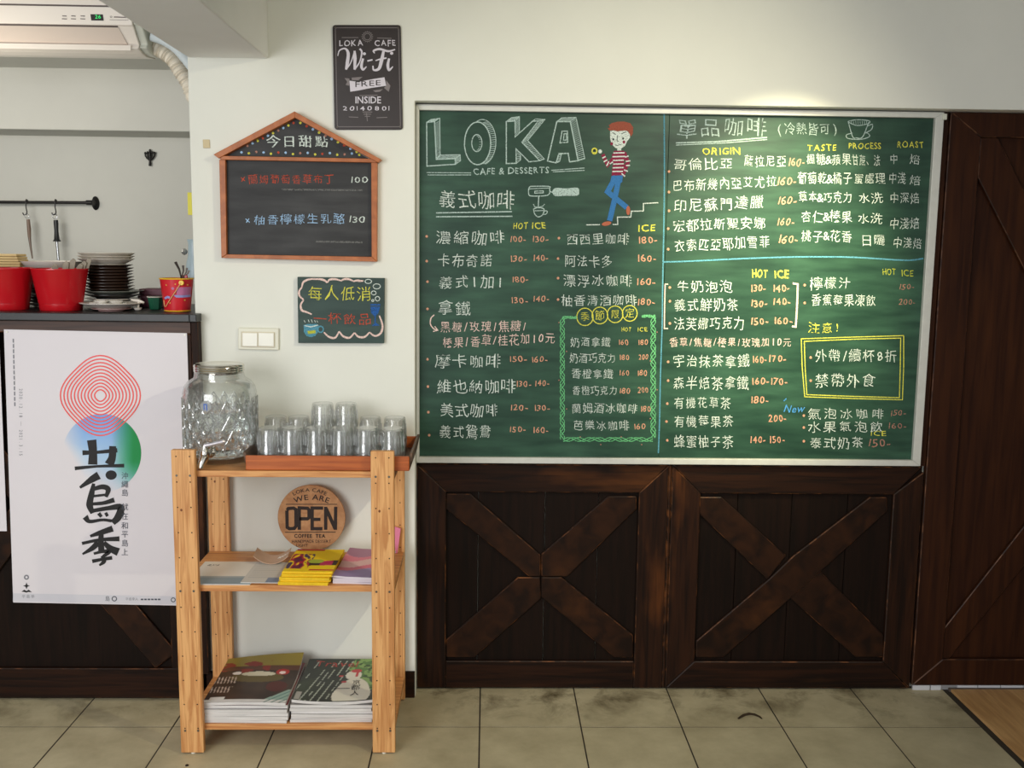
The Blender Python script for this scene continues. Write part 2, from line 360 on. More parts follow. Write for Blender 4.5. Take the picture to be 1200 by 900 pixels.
# floor: grout slab with separate tiles
M_grout = mat('dark_grout', (52, 44, 34), .9)
M_tile = None
def tile_material():
    m, nt, b, N, L = newmat('beige_floor_tile'); tc = N.new('ShaderNodeTexCoord'); geo = N.new('ShaderNodeNewGeometry')
    n = N.new('ShaderNodeTexNoise'); n.inputs['Scale'].default_value = 4; n.inputs['Detail'].default_value = 8; n.inputs['Roughness'].default_value = .65; L.new(geo.outputs['Position'], n.inputs['Vector'])
    r = N.new('ShaderNodeValToRGB'); r.color_ramp.elements[0].position = .3; r.color_ramp.elements[1].position = .7; r.color_ramp.elements[0].color = (*s2l((166, 154, 122)), 1); r.color_ramp.elements[1].color = (*s2l((200, 188, 154)), 1); L.new(n.outputs['Fac'], r.inputs[0])
    # dirt worn in near the wall
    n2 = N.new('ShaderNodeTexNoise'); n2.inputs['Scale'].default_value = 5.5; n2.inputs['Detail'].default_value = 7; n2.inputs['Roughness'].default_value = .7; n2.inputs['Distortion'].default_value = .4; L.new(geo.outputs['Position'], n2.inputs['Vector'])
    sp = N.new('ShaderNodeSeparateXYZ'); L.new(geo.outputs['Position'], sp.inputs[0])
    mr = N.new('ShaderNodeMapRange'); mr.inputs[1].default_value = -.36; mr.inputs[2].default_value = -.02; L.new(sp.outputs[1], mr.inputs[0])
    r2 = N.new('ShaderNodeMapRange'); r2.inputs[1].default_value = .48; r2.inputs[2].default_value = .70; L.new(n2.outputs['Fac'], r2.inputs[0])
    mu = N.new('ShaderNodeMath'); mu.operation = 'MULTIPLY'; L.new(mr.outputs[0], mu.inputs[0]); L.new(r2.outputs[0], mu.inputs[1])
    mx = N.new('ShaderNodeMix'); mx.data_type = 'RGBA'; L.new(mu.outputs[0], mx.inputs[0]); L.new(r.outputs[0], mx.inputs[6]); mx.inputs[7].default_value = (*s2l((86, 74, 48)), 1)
    L.new(mx.outputs[2], b.inputs['Base Color']); b.inputs['Roughness'].default_value = .5; b.inputs['Specular IOR Level'].default_value = .35
    bp = N.new('ShaderNodeBump'); bp.inputs['Strength'].default_value = .15; bp.inputs['Distance'].default_value = .003; L.new(n.outputs['Fac'], bp.inputs['Height']); L.new(bp.outputs[0], b.inputs['Normal'])
    return m
M_tile = tile_material()
floor = struct('floor', MB().box(-4.5, 4.5, -5.2, 2.6, -.12, -.0012), M_grout)
T, X0, YG = .3898, -.0184, -.3007
tm = None
for j in range(-4, 2):
    y0, y1 = YG + (j - 1) * T + .0029, YG + j * T - .0029
    if j == 1: y1 = .045
    for i in range(-8, 6):
        x0, x1 = X0 + i * T + .0029, X0 + (i + 1) * T - .0029
        if i == 4: x1 = 1.928
        if i == 5: continue
        key = (round(x1 - x0, 4), round(y1 - y0, 4))
        if tm is None: tm = {}
        if key not in tm:
            o = link('tile', MB().box(0, key[0], 0, key[1], -.012, 0), M_tile, floor); tm[key] = o
        else:
            o = tm[key].copy(); COL.objects.link(o)
        o.parent = floor; o.location = (x0, y0, random.uniform(-.0006, .0004))
link('threshold_strip', MB().box(1.932, 1.952, -3.5, .05, -.02, -.002), mat('black_joint', (38, 32, 24), .8), floor)
M_wf = wood('ochre_floor_board', (178, 134, 84), (206, 162, 108), (7, .6, 7), rough=.5, bump=.15)
for k in range(5):
    link('floor_board', MB().box(1.957 + k * .42, 1.957 + k * .42 + .417, -3.5, .018, -.02, .010), M_wf, floor, bevel=.001)
link('grime_line', MB().box(1.95, 3.2, .014, .0272, -.001, .0115), mat('grey_grime', (96, 84, 74), .9, var=.3, vs=30, bump=.6, bs=40), floor)
# walls
wf = struct('wall_front', MB().prism([(-1.131, 0), (XL, 0), (XL, ZTOP), (4.2, ZTOP), (4.2, 3.0), (-1.131, 3.0)], YW, .062).box(-1.131, 4.2, .062, .12, 0, 3.0), M_wall, bevel=.004, bseg=2)
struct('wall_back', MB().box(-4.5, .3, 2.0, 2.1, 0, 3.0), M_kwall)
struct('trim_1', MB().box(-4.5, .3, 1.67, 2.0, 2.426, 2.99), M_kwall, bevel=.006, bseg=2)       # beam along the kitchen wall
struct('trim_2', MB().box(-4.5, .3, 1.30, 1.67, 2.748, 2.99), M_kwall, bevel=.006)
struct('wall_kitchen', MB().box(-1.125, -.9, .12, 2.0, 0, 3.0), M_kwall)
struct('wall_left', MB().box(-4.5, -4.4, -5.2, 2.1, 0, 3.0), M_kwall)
struct('wall_right', MB().box(4.1, 4.2, -5.2, -.04, 0, 3.0), M_side)
struct('ceiling', MB().box(-4.5, 4.2, -3.2, 2.1, 3.0, 3.1), M_ceil)
struct('trim_3', MB().box(-1.128, -.829, -3.2, YW, 2.514, 3.0), M_beam, bevel=.006, bseg=2)     # beam coming forward
struct('baseboard_left', MB().box(-1.128, -.2855, -.052, YW - .0005, 0, .112), M_dkh, bevel=.002)
# ---- barn-style cladding
def rect_px(x0, y0, x1, y1, Y): return
def W2(pts, Y): return [(float(a[0]), float(a[2])) for a in at(np.array([p[0] for p in pts]), np.array([p[1] for p in pts]), Y)]
ZB0, ZB1 = .008, .958
def member(name, poly, m, parent, y0=.028, y1=.046, me=None, bev=.0035):
    return link(name, MB().prism(poly, y0, y1), [m, me or M_edge], parent, bevel=bev, bseg=1, bmat=1)
def planks(parent, x0, x1, cuts, z0, z1, y0=.046, y1=.060, m=None):
    xs = [x0] + cuts + [x1]
    for a, b in zip(xs[:-1], xs[1:]): link('plank', MB().box(a + .0012, b - .0012, y0, y1, z0, z1), m or M_dkp, parent, bevel=.0015)
def clip_arm(p, q, w):
    "brace as a parallelogram between two points"
    d = Vector((q[0] - p[0], q[1] - p[1])).normalized(); n = Vector((-d.y, d.x)) * w / 2
    return [(p[0] + n.x, p[1] + n.y), (q[0] + n.x, q[1] + n.y), (q[0] - n.x, q[1] - n.y), (p[0] - n.x, p[1] - n.y)]
# panel one (four separate arms meeting on a vertical butt line)
x0, x1 = XL + .001, .752
p1 = thing('wainscot_panel', 'dark stained panel under the board, left one, with four butted brace arms', 'wall panel', ((x0 + x1) / 2, .045, 0), 'dark barn-style panels under the menu board')
s = .119; tz = .116
planks(p1, x0, x1, [X(560, 650, .046), X(638, 650, .046), X(700, 650, .046)], ZB0, ZB1)
member('stile', [(x0, ZB0), (x0, ZB1), (x0 + s, ZB1 - tz), (x0 + s, ZB0 + tz), (x0 + s, ZB0)], M_dkv, p1)
member('stile', [(x1 - .012, ZB0), (x1 - .012, ZB1), (x1 - .012 - s, ZB1 - tz), (x1 - .012 - s, ZB0)], M_dkv, p1)
member('rail', [(x0 + .003, ZB1), (x1 - .015, ZB1), (x1 - .012 - s, ZB1 - tz), (x0 + s, ZB1 - tz)], M_dkh, p1)
member('rail', [(x0 + s + .001, ZB0), (x1 - s - .013, ZB0), (x1 - s - .013, ZB0 + tz), (x0 + s + .001, ZB0 + tz)], M_dkh, p1)
member('edge_batten', [(x1 - .011, ZB0), (x1 - .011, ZB1), (x1, ZB1), (x1, ZB0)], M_dkv, p1)
def pz(L): return W2(L, .028)
member('brace', pz([(523, 579), (551, 579), (633.5, 651), (633.5, 676), (620, 676), (523, 597)]), M_dkd, p1, y0=.031)
member('brace', pz([(634.5, 676), (634.5, 650), (713, 582), (746, 582), (746, 597), (665, 676)]), M_dkd, p1, y0=.031)
member('brace', pz([(607, 677), (633, 677), (634, 702), (556, 771), (523, 771), (523, 750)]), M_dkd, p1, y0=.031)
member('brace', pz([(634.5, 700), (634.5, 677), (658, 677), (742, 745), (742, 771), (720, 771)]), M_dkd, p1, y0=.031)
# panel two
x0, x1 = .754, 1.786
p2 = thing('wainscot_panel', 'dark stained panel under the board, right one, with a straight crossed brace and scuffs', 'wall panel', ((x0 + x1) / 2, .045, 0), 'dark barn-style panels under the menu board')
planks(p2, x0, x1, [X(862, 650, .046), X(925, 650, .046), X(990, 650, .046)], ZB0, ZB1)
member('stile', [(x0, ZB0), (x0, ZB1), (x0 + s, ZB1 - tz), (x0 + s, ZB0 + tz)], M_dkv, p2)
member('stile', [(x1, ZB0), (x1, ZB1 - .02), (x1 - s, ZB1 - tz), (x1 - s, ZB0 + tz)], M_dkv, p2)
member('rail', [(x0 + .003, ZB1), (x1 - .012, ZB1), (x1 - s, ZB1 - tz), (x0 + s, ZB1 - tz)], M_dkh, p2)
member('rail', [(x0 + .003, ZB0), (x1 - .004, ZB0), (x1 - s, ZB0 + tz), (x0 + s, ZB0 + tz)], M_dkh, p2)
member('brace', pz([(816, 752), (902, 679), (930, 652), (1020, 583), (1040, 583), (1040, 600), (938, 692), (848, 771), (816, 771)]), M_dkd, p2, y0=.031)
member('brace', pz([(819, 583), (846, 583), (922, 652), (900, 680), (819, 602)]), M_dkd, p2, y0=.034)
member('brace', pz([(940, 688), (960, 668), (1036, 745), (1036, 771), (1003, 771), (925, 700)]), M_dkd, p2, y0=.034)
# ---- barn door at the right
door = link('door_1', MB().box(1.797, 3.005, .052, .066, .024, 2.366), M_door); door['kind'] = 'structure'
DCX, DCZ = X(1293, 499, .03), Z(1293, 499, .03)
dx0, dz0, dz1 = 1.794, .022, ZTOP - .002
dx1 = 2 * DCX - dx0
ds = .125
def dm(name, poly, y0=.026, y1=.051): return link(name, MB().prism(poly, y0, y1), [M_door, M_dooredge], door, bevel=.003, bmat=1)
dm('stile', [(dx0, dz0), (dx0, dz1), (dx0 + ds, dz1 - ds * .75), (dx0 + ds, dz0 + .115)])
dm('stile', [(dx1, dz0), (dx1, dz1), (dx1 - ds, dz1 - ds * .75), (dx1 - ds, dz0 + .115)])
dm('rail', [(dx0, dz1), (dx1, dz1), (dx1 - ds, dz1 - ds * .75), (dx0 + ds, dz1 - ds * .75)])
dm('rail', [(dx0, dz0), (dx1, dz0), (dx1 - ds, dz0 + .115), (dx0 + ds, dz0 + .115)])
ix0, ix1, iz0, iz1 = dx0 + ds, dx1 - ds, dz0 + .116, dz1 - ds * .75 - .001; cx, cz = (ix0 + ix1) / 2, (iz0 + iz1) / 2
uz, lz = Z(1146, 207, .03), Z(1113, 729, .03); lx = X(1113, 729, .03)
k_ = (DCZ - lz) / (DCX - lx); lz0 = lz + (ix0 - lx) * k_
for sg in (1, -1):
    fx = (lambda x: x) if sg == 1 else (lambda x: 2 * DCX + .001 - x)
    dm('brace', [(fx(ix0), iz1), (fx(ix0 + .07), iz1), (fx(DCX), DCZ + .26), (fx(DCX), DCZ), (fx(ix0), uz)], y0=.030)
    dm('brace', [(fx(ix0), iz0), (fx(ix0 + .03), iz0), (fx(DCX), DCZ - .20), (fx(DCX), DCZ - .002), (fx(ix0), lz0)], y0=.033)
struct('trim_4', MB().prism([(1.7625, 0.96), (1.7625, ZTOP - .001), (1.7915, ZTOP - .001), (1.7915, .96)], .034, .06), [M_door, M_dooredge], bevel=.002, bmat=1)  # jamb strip
t5 = struct('trim_5', MB().box(1.80, 3.05, .034, .040, .0, .020), mat('white_tile_glaze_back', (150, 148, 148), .4))
M_wt = mat('white_skirting_tile', (205, 205, 208), .3)
for a, b in ((1.80, 1.872), (1.878, 1.92), (1.99, 2.075), (2.079, 2.172), (2.176, 2.27), (2.274, 2.37)): link('tile', MB().box(a, b, .0275, .034, 0.0, .0205), M_wt, t5, bevel=.001)

# ================================================================== MENU BOARD
YB = .0245
bd = thing('menu_chalkboard', 'large green menu chalkboard in a silver frame, written all over in coloured chalk', 'chalkboard', (.74, .03, .98))
M_alu = mat('brushed_aluminium', (208, 208, 200), .4, metal=.15, var=.06, vs=30)
fx0, fx1, fz0, fz1 = XL + .0015, XR, .966, 2.3645; iw = .028
M_ledge = M_alu
def fr(poly): return link('frame_rail', MB().prism(poly, .006, .034), M_alu, bd, bevel=.002, bseg=2)
fr([(fx0, fz0), (fx1, fz0), (fx1 - .033, fz0 + .024), (fx0 + .012, fz0 + .024)])
fr([(fx0, fz1), (fx1, fz1), (fx1 - .033, fz1 - .022), (fx0 + .012, fz1 - .022)])
fr([(fx0, fz0), (fx0, fz1), (fx0 + .012, fz1 - .022), (fx0 + .012, fz0 + .024)])
fr([(fx1, fz0), (fx1, fz1), (fx1 - .033, fz1 - .022), (fx1 - .033, fz0 + .024)])
sx = X(778.5, 330, YB)
link('writing_surface', MB().box(fx0 + .010, sx - .0006, YB, .036, fz0 + .022, fz1 - .020), M_board, bd, bevel=.0008)
link('writing_surface', MB().box(sx + .0006, fx1 - .031, YB, .036, fz0 + .022, fz1 - .020), M_board, bd, bevel=.0008)
link('frame_clip', MB().box(1.752, 1.768, -.002, .012, 2.335, 2.358), mat('clear_corner_plastic', (215, 215, 200), .3), bd, bevel=.002)
mp = plane_map(YB)
def T_(key, st, x0, x1, yc, h, name='handwriting', **k):
    i = Ink(mp); i.text(key, st, x0, x1, yc, h, **k); i.flush(name, bd, CH)
allchars = set()
WH = [('義式咖啡', 513, 604, 234, 23, 0), ('濃縮咖啡', 509, 593, 279, 18, 0), ('卡布奇諾', 512, 578, 305.5, 17, 0), ('義式1加1', 513, 592, 331, 17, 0), ('拿鐵', 512, 553, 361, 19, 0),
      ('摩卡咖啡', 509, 588, 423, 17, 0), ('維也納咖啡', 511, 605, 453, 17, 0), ('美式咖啡', 515, 585, 481, 17, 0), ('義式鴛鴦', 514, 576, 506, 17, 0),
      ('西西里咖啡', 663, 738, 280, 14, 0), ('阿法卡多', 661, 718, 306, 15, .02), ('漂浮冰咖啡', 659, 742, 329, 15, 0), ('柚香清酒咖啡', 657, 747, 352, 14, 0),
      ('奶酒拿鐵', 668, 716, 401, 12, 0), ('奶酒巧克力', 667, 722, 419.5, 12, 0), ('香橙拿鐵', 669, 719, 438, 12, 0), ('香橙巧克力', 670, 724, 457.5, 12, 0), ('蘭姆酒冰咖啡', 669, 748, 478.5, 13, 0), ('芭樂冰咖啡', 671, 738, 498.5, 13, 0),
      ('哥倫比亞', 788, 860, 193, 15, -.02), ('薩拉尼亞', 871, 922, 188.5, 15, 0), ('巴布新幾內亞艾尤拉', 787, 911, 218, 15, -.05), ('印尼蘇門達臘', 788, 896, 242, 17, -.05), ('宏都拉斯聖安娜', 788, 898, 265, 15, -.04), ('衣索匹亞耶加雪菲', 789, 903, 289, 16, -.06),
      ('楓糖&蘋果', 944, 998, 187, 14, 0), ('甘蔗、法', 998, 1032, 188, 14, 0), ('中', 1042, 1053, 186, 13, 0), ('焙', 1065, 1079, 187, 13, 0),
      ('葡萄乾&橘子', 934, 999, 209, 15, 0), ('蜜處理', 1000, 1038, 209, 14, 0), ('中淺', 1041, 1062, 209, 14, 0), ('焙', 1065, 1080, 211, 13, 0),
      ('草本&巧克力', 935, 999, 231, 14, 0), ('水洗', 1005, 1035, 232, 13, 0), ('中深焙', 1042, 1078, 232, 14, 0),
      ('杏仁&榛果', 938, 999, 254, 15, 0), ('水洗', 1004, 1035, 256, 13, 0), ('中淺焙', 1042, 1078, 262, 14, 0),
      ('桃子&花香', 938, 999, 277, 15, 0), ('日曬', 1008, 1038, 281, 14, 0), ('中淺焙', 1046, 1081, 284, 14, .06),
      ('牛奶泡泡', 792, 859, 336, 15, 0), ('義式鮮奶茶', 789, 866, 357, 16, 0), ('法芙娜巧克力', 789, 873, 380, 16, -.02),
      ('宇治抹茶拿鐵', 788, 879, 423.5, 16, 0), ('森半焙茶拿鐵', 788, 878, 449, 17, 0), ('有機花草茶', 789, 857, 472, 15, 0), ('有機莓果茶', 789, 860, 494, 15, 0), ('蜂蜜柚子茶', 789, 860, 518, 16, 0),
      ('檸檬汁', 948, 998, 332, 16, 0), ('香蕉莓果凍飲', 950, 1027, 352, 15, 0), ('外帶/續杯8折', 954, 1052, 417, 16, 0), ('禁帶外食', 954, 1027, 446, 18, 0),
      ('氣泡冰咖啡', 945, 1038, 485, 14, 0), ('水果氣泡飲', 945, 1036, 500, 14, 0), ('泰式奶茶', 948, 1013, 519, 15, 0)]
want([w[0] for w in WH]); want(['0123456789-HOTICE'])
for st, a, b, y, h, sl in WH: T_('white', st, a, b, y, h, slope=sl, bold=.004 if h > 14 else 0)
T_('pale', '單品咖啡', 792, 900, 151, 23, slope=-.02, bold=.01); T_('pale', '(冷熱皆可)', 908, 984, 151, 15, slope=0)
T_('pink', '黑糖/玫瑰/焦糖/', 515, 618, 384, 14, slope=-.02); T_('pink', '榛果/香草/桂花加10元', 518, 651, 402, 14, slope=-.05); T_('pink', '香草/焦糖/榛果/玫瑰加10元', 784, 928, 401, 12)
PR = [('100-', 598, 617, 280), ('130-', 624, 643, 280), ('130-', 598, 618, 303), ('140-', 625, 643, 302), ('180-', 600, 620, 327), ('130-', 599, 619, 352), ('140-', 625, 644, 350),
      ('150-', 597, 618, 420.5), ('160-', 623, 642, 421), ('130-', 605, 623, 450), ('140-', 627, 644, 449), ('120-', 598, 619, 477.5), ('130-', 626, 645, 478), ('150-', 597, 617, 503), ('160-', 625, 643, 504),
      ('180-', 748, 771, 281), ('160-', 747, 770, 302.5), ('160-', 746, 769, 330), ('180-', 747, 768, 353.5)]
for st, a, b, y in PR: T_('salmon', st, a, b, y, 7.5 if a < 740 else 8.5, bold=.006, name='price')
for st, a, b, y in [('160', 725, 737, 401), ('180', 748, 760, 401), ('180', 726, 738, 419), ('200', 748, 760, 418), ('160', 726, 738, 437), ('180', 747, 759, 437), ('180', 726, 739, 458), ('200', 747, 760, 457), ('180', 751, 763, 479), ('160', 743, 757, 499.5)]:
    T_('salmon', st, a, b, y, 7, bold=.004, name='price')
for st, a, b, y in [('160-', 924, 944, 190), ('160-', 911, 934, 212), ('160-', 912, 934, 235), ('160-', 911, 932, 259.5), ('160-', 913, 936, 280)]: T_('salmon', st, a, b, y, 10, bold=.004, shear=.2, name='price')
for st, a, b, y in [('130-', 880, 898, 337.5), ('140-', 906, 926, 337.5), ('130-', 880, 900, 355.5), ('140-', 906, 927, 353.5), ('150-', 880, 901, 376.5), ('160-', 907, 929, 376),
      ('160-', 882, 899, 421), ('170-', 901, 922, 420), ('160-', 881, 902, 446.5), ('170-', 903, 923, 447), ('180-', 880, 901, 468.5), ('200-', 900, 922, 490), ('140-', 879, 898, 515), ('150-', 902, 920, 515)]:
    T_('salmon', st, a, b, y, 8.5, bold=.014, name='price')
for st, a, b, y in [('150-', 1054, 1072, 336), ('200-', 1053, 1073, 354), ('150-', 1044, 1062, 484), ('160-', 1041, 1063, 499), ('150-', 1018, 1044, 519)]: T_('rust', st, a, b, y, 10 if a == 1018 else 7, shear=.12, name='price')
for st, a, b, y, h, bo in [('HOT', 601, 619, 264.5, 8, .01), ('ICE', 623, 640, 264, 8, .01), ('ICE', 747, 769, 267, 8.5, .016), ('HOT', 728, 740, 386, 5.5, 0), ('ICE', 747, 759, 386, 5.5, 0), ('ORIGIN', 822, 868, 177, 8.5, .01), ('TASTE', 945, 981, 173, 8, .01), ('PROCESS', 994, 1033, 171, 7.5, .006),
      ('ROAST', 1051, 1083, 169.5, 8, .004), ('HOT', 881, 900, 320.5, 10, .02), ('ICE', 907, 925, 321, 10, .025), ('ICE', 1020, 1039, 508, 6.5, 0)]: T_('yellow', st, a, b, y, h, bold=bo, name='heading')
for st, a, b, y, h in [('HOT', 1034, 1050, 318.5, 8), ('ICE', 1056, 1071, 320, 8)]: T_('dullyel', st, a, b, y, h, name='heading')
T_('yellow', '注意!', 946, 985, 384, 14, bold=.006, name='heading')
T_('blue2', 'New', 919, 944, 479, 9, shear=.3, bold=.004, name='heading')
T_('pale', 'CAFE & DESSERTS', 554, 644, 201, 8, slope=-.02, bold=.01, name='heading')
I = Ink(mp)
for x, y in [(500, 277), (500, 306), (501, 330), (501, 362), (501, 421), (501.5, 453), (502, 483), (503, 510), (655, 279), (654, 303), (654, 326), (654, 351), (784, 201), (784, 225), (784, 247), (783, 268), (783, 292), (785, 337), (785, 353), (785, 379), (783, 424), (783, 446), (782, 473), (781, 494), (782, 516), (943, 334), (943, 355), (950, 419), (950, 446), (942, 487), (942, 501), (942, 517)]:
    I.ell('salmon', x, y, 1.5, 1.6, seg=8)
I.flush('bullet_dot', bd, CH, True)
# rules and dividers
I.line('blue', curve([(778.3, 131), (778.6, 200), (778, 262), (776.6, 330), (776, 380), (774, 440), (773, 490), (771.5, 531)], 4), 1.5)
I.line('blue', curve([(778, 307), (810, 306), (860, 303.5), (900, 302), (940, 301), (1000, 301.5), (1060, 305), (1082, 303)], 4), 1.7)
I.flush('divider_line', bd, CH, True)
for a, b, w in [(((511, 249.5), (600, 248)), 0, 1.4), (((511, 254), (600.5, 253.5)), 0, 1.4), (((792, 167.5), (840, 166), (899, 161)), 0, 1.5), (((792, 170), (850, 167.5), (899, 163.5)), 0, 1.0)]: I.line('pale', a, w)
for a in [((500, 202.2), (552, 202.6)), ((501, 205), (552, 205)), ((646, 199.6), (685, 196.8)), ((648, 201.4), (685, 199.6))]: I.line('pale', a, .9)
I.flush('underline', bd, CH, True)
# LOKA letters: outlined with hatched sides
def z1(pts): return [(480 + x / 6, 110 + y / 6) for x, y in pts]
def z2(pts): return [(640 + x / 6, 110 + y / 6) for x, y in pts]
def letter(front, sides, hatch, cm=z1, holes=()):
    i = Ink(mp)
    i.line('pale', cm(front), 1.35, closed=True)
    for s_ in sides: i.line('pale', cm(s_), .9)
    for h_ in holes: i.line('pale', cm(h_), 1.1, closed=True)
    for (a, b, c, d, n) in hatch:
        for k in range(n + 1):
            t = k / n; p = (a[0] + (b[0] - a[0]) * t, a[1] + (b[1] - a[1]) * t); q = (c[0] + (d[0] - c[0]) * t, c[1] + (d[1] - c[1]) * t); i.line('pale', cm([p, q]), .6)
    i.flush('outlined_letter', bd, CH)
letter([(120, 200), (175, 195), (188, 460), (320, 455), (322, 495), (122, 508)], [[(120, 200), (150, 180), (212, 170), (175, 195)], [(212, 170), (215, 430), (355, 428), (358, 470), (322, 495)], [(320, 455), (355, 428)], [(188, 460), (215, 430)]],
       [((178, 210), (188, 450), (212, 190), (215, 425), 20), ((195, 456), (320, 453), (222, 432), (350, 430), 12), ((130, 198), (170, 195), (160, 180), (205, 172), 5), ((322, 462), (322, 492), (355, 435), (356, 468), 4)])
oo = [(478 + 92 * math.cos(a), 348 + 150 * math.sin(a)) for a in np.linspace(0, 2 * math.pi, 40)[:-1]]
oi = [(473 + 36 * math.cos(a), 346 + 60 * math.sin(a)) for a in np.linspace(0, 2 * math.pi, 28)[:-1]]
oe = [(512 + 95 * math.cos(a), 336 + 156 * math.sin(a)) for a in np.linspace(-2.0, 1.35, 26)]
i_ = Ink(mp)
for a in np.linspace(-1.25, 1.25, 26): i_.line('pale', z1([(478 + 92 * math.cos(a), 348 + 150 * math.sin(a)), (512 + 95 * math.cos(a), 336 + 156 * math.sin(a) + 8)]), .6)
for a in np.linspace(-1.2, 1.2, 8): i_.line('pale', z1([(473 + 30 * math.cos(a) - 12, 346 + 55 * math.sin(a)), (473 + 30 * math.cos(a), 346 + 50 * math.sin(a))]), .6)
i_.line('pale', z1(oo), 1.35, closed=True); i_.line('pale', z1(oi), 1.1, closed=True); i_.line('pale', z1(oe), .9); i_.flush('outlined_letter', bd, CH)
letter([(680, 195), (742, 190), (742, 303), (865, 192), (905, 190), (790, 340), (915, 470), (840, 478), (748, 385), (750, 488), (680, 490)],
       [[(680, 195), (715, 168), (772, 160), (772, 278)], [(742, 190), (772, 160)], [(865, 192), (885, 176), (952, 180), (830, 328), (947, 458), (915, 470)], [(905, 190), (952, 180)], [(750, 488), (780, 465), (780, 415)]],
       [((795, 338), (905, 200), (828, 326), (945, 185), 14), ((795, 345), (912, 468), (832, 335), (943, 456), 14), ((742, 200), (742, 300), (770, 175), (771, 278), 9), ((690, 194), (735, 190), (722, 168), (768, 161), 5), ((752, 400), (752, 485), (778, 415), (779, 466), 6)])
letter([(75, 195), (170, 195), (225, 470), (165, 478), (155, 418), (90, 420), (70, 485), (10, 472)], [[(75, 195), (110, 168), (210, 165), (272, 455), (225, 470)], [(170, 195), (210, 165)], [(90, 420), (108, 424), (95, 475), (70, 485)]],
       [((174, 205), (224, 465), (212, 175), (268, 452), 20), ((85, 194), (165, 194), (118, 168), (205, 166), 7), ((88, 430), (75, 478), (106, 428), (96, 470), 4)], cm=z2, holes=[[(112, 262), (150, 262), (152, 340), (97, 345)], [(126, 280), (143, 280), (143, 325), (122, 325)]])
# portafilter and cup drawing
I = Ink(mp)
I.line('pale', curve(z1([(850, 650), (975, 650), (985, 665), (972, 712), (860, 718), (838, 705), (838, 665), (850, 650)]), 4), 1.1); I.line('pale', z1([(880, 684), (940, 682), (940, 696), (880, 698)]), 1.0, closed=True); I.line('pale', z1([(840, 668), (980, 662)]), .8)
I.poly('pale', curve(z1([(1000, 690), (1025, 662), (1100, 665), (1180, 660), (1192, 690), (1180, 715), (1100, 716), (1025, 718), (1000, 690)]), 3)[:-1]); I.line('pale', z1([(984, 688), (1002, 690)]), 1.2)
I.line('pale', z1([(908, 720), (905, 790)]), 1.2); I.line('pale', curve(z1([(870, 775), (885, 795), (930, 792), (950, 775)]), 4), .8)
I.line('pale', curve(z1([(872, 808), (905, 800), (945, 810), (935, 850), (905, 865), (880, 845), (872, 808)]), 4), 1.1); I.line('pale', z1([(880, 822), (940, 820)]), .9); I.line('pale', curve(z1([(945, 822), (968, 825), (960, 845), (938, 848)]), 4), .9)
I.flush('portafilter_drawing', bd, CH)
def z8(pts): return [(920 + x / 4.737, 120 + y / 4.737) for x, y in pts]
I.line('pale', curve(z8([(350, 105), (375, 190), (395, 197), (430, 192), (465, 110)]), 5), 1.0); I.line('pale', curve(z8([(350, 105), (400, 96), (465, 102), (462, 118), (400, 128), (352, 110)]), 5), .9)
I.line('pale', curve(z8([(460, 130), (485, 122), (480, 150), (445, 170)]), 4), .9); I.line('pale', curve(z8([(375, 170), (342, 180), (350, 200), (420, 205), (468, 190), (460, 172), (440, 168)]), 5), .9)
for k in range(8): I.line('pale', z8([(368 + k * 12, 102), (370 + k * 12, 122)]), .5)
I.flush('cup_drawing', bd, CH)
I.line('white', [(687, 263.5), (703, 263.3)], 1.2); I.line('white', [(718, 263), (724, 263), (723.5, 254.5), (739.3, 254.3), (739.8, 247.5), (754, 247.3), (754, 238.5), (771.5, 237.5)], 1.2); I.flush('stairs_drawing', bd, CH)
# walking man drawing
I = Ink(mp); lf = .0009
I.poly('white', z2([(450, 262), (450, 310), (460, 352), (485, 378), (500, 384), (500, 398), (528, 398), (528, 384), (555, 365), (572, 330), (590, 308), (588, 275), (560, 256), (480, 256)]), lf)
I.poly('hair', z2([(432, 240), (450, 238), (440, 222), (462, 205), (500, 196), (545, 194), (590, 205), (612, 235), (610, 278), (597, 300), (588, 285), (575, 262), (555, 258), (500, 264), (470, 256), (445, 258)]), lf + .0004)
for c in ((472, 320), (541, 314)): I.ell('dark', *z2([c])[0], 1.1, 1.4, lift=lf + .0004)
for c in ((461, 350), (547, 338)): I.ell('maroon', *z2([c])[0], 1.6, 1.8, lift=lf + .0004)
for l_ in ([(465, 272), (490, 285)], [(528, 282), (560, 268)], [(503, 290), (498, 330), (512, 335)], [(482, 358), (500, 363), (525, 356)]): I.line('dark', z2(l_), .7, lift=lf + .0004)
I.poly('maroon', z2([(480, 400), (548, 400), (565, 430), (548, 470), (550, 520), (540, 570), (460, 575), (466, 520), (470, 480), (462, 430)]), lf)
I.line('maroon', z2([(398, 425), (432, 500), (472, 455)]), 4.4, lift=lf); I.line('maroon', z2([(548, 412), (575, 480), (535, 578)]), 4.6, lift=lf)
for k, (a, b) in enumerate([((472, 416), (552, 414)), ((466, 442), (556, 440)), ((470, 468), (546, 466)), ((470, 494), (546, 492)), ((468, 520), (546, 518)), ((466, 546), (540, 545)), ((395, 452), (418, 440)), ((405, 478), (430, 464)), ((425, 508), (440, 476)), ((448, 492), (470, 478)),
                       ((555, 445), (580, 436)), ((560, 475), (592, 470)), ((562, 505), (590, 502)), ((548, 535), (575, 545)), ((530, 560), (555, 580))]): I.line('white', z2([a, b]), 1.5, lift=lf + .0005)
I.ell('white', *z2([(380, 405)])[0], 2.2, 2.4, lift=lf + .0002); I.ell('yellow', *z2([(340, 402)])[0], 2.8, 3.2, w=1.6, lift=lf); I.ell('dark', *z2([(340, 396)])[0], 1.3, 1.3, lift=lf + .0003); I.line('yellow', z2([(325, 415), (355, 415)]), 1.6, lift=lf)
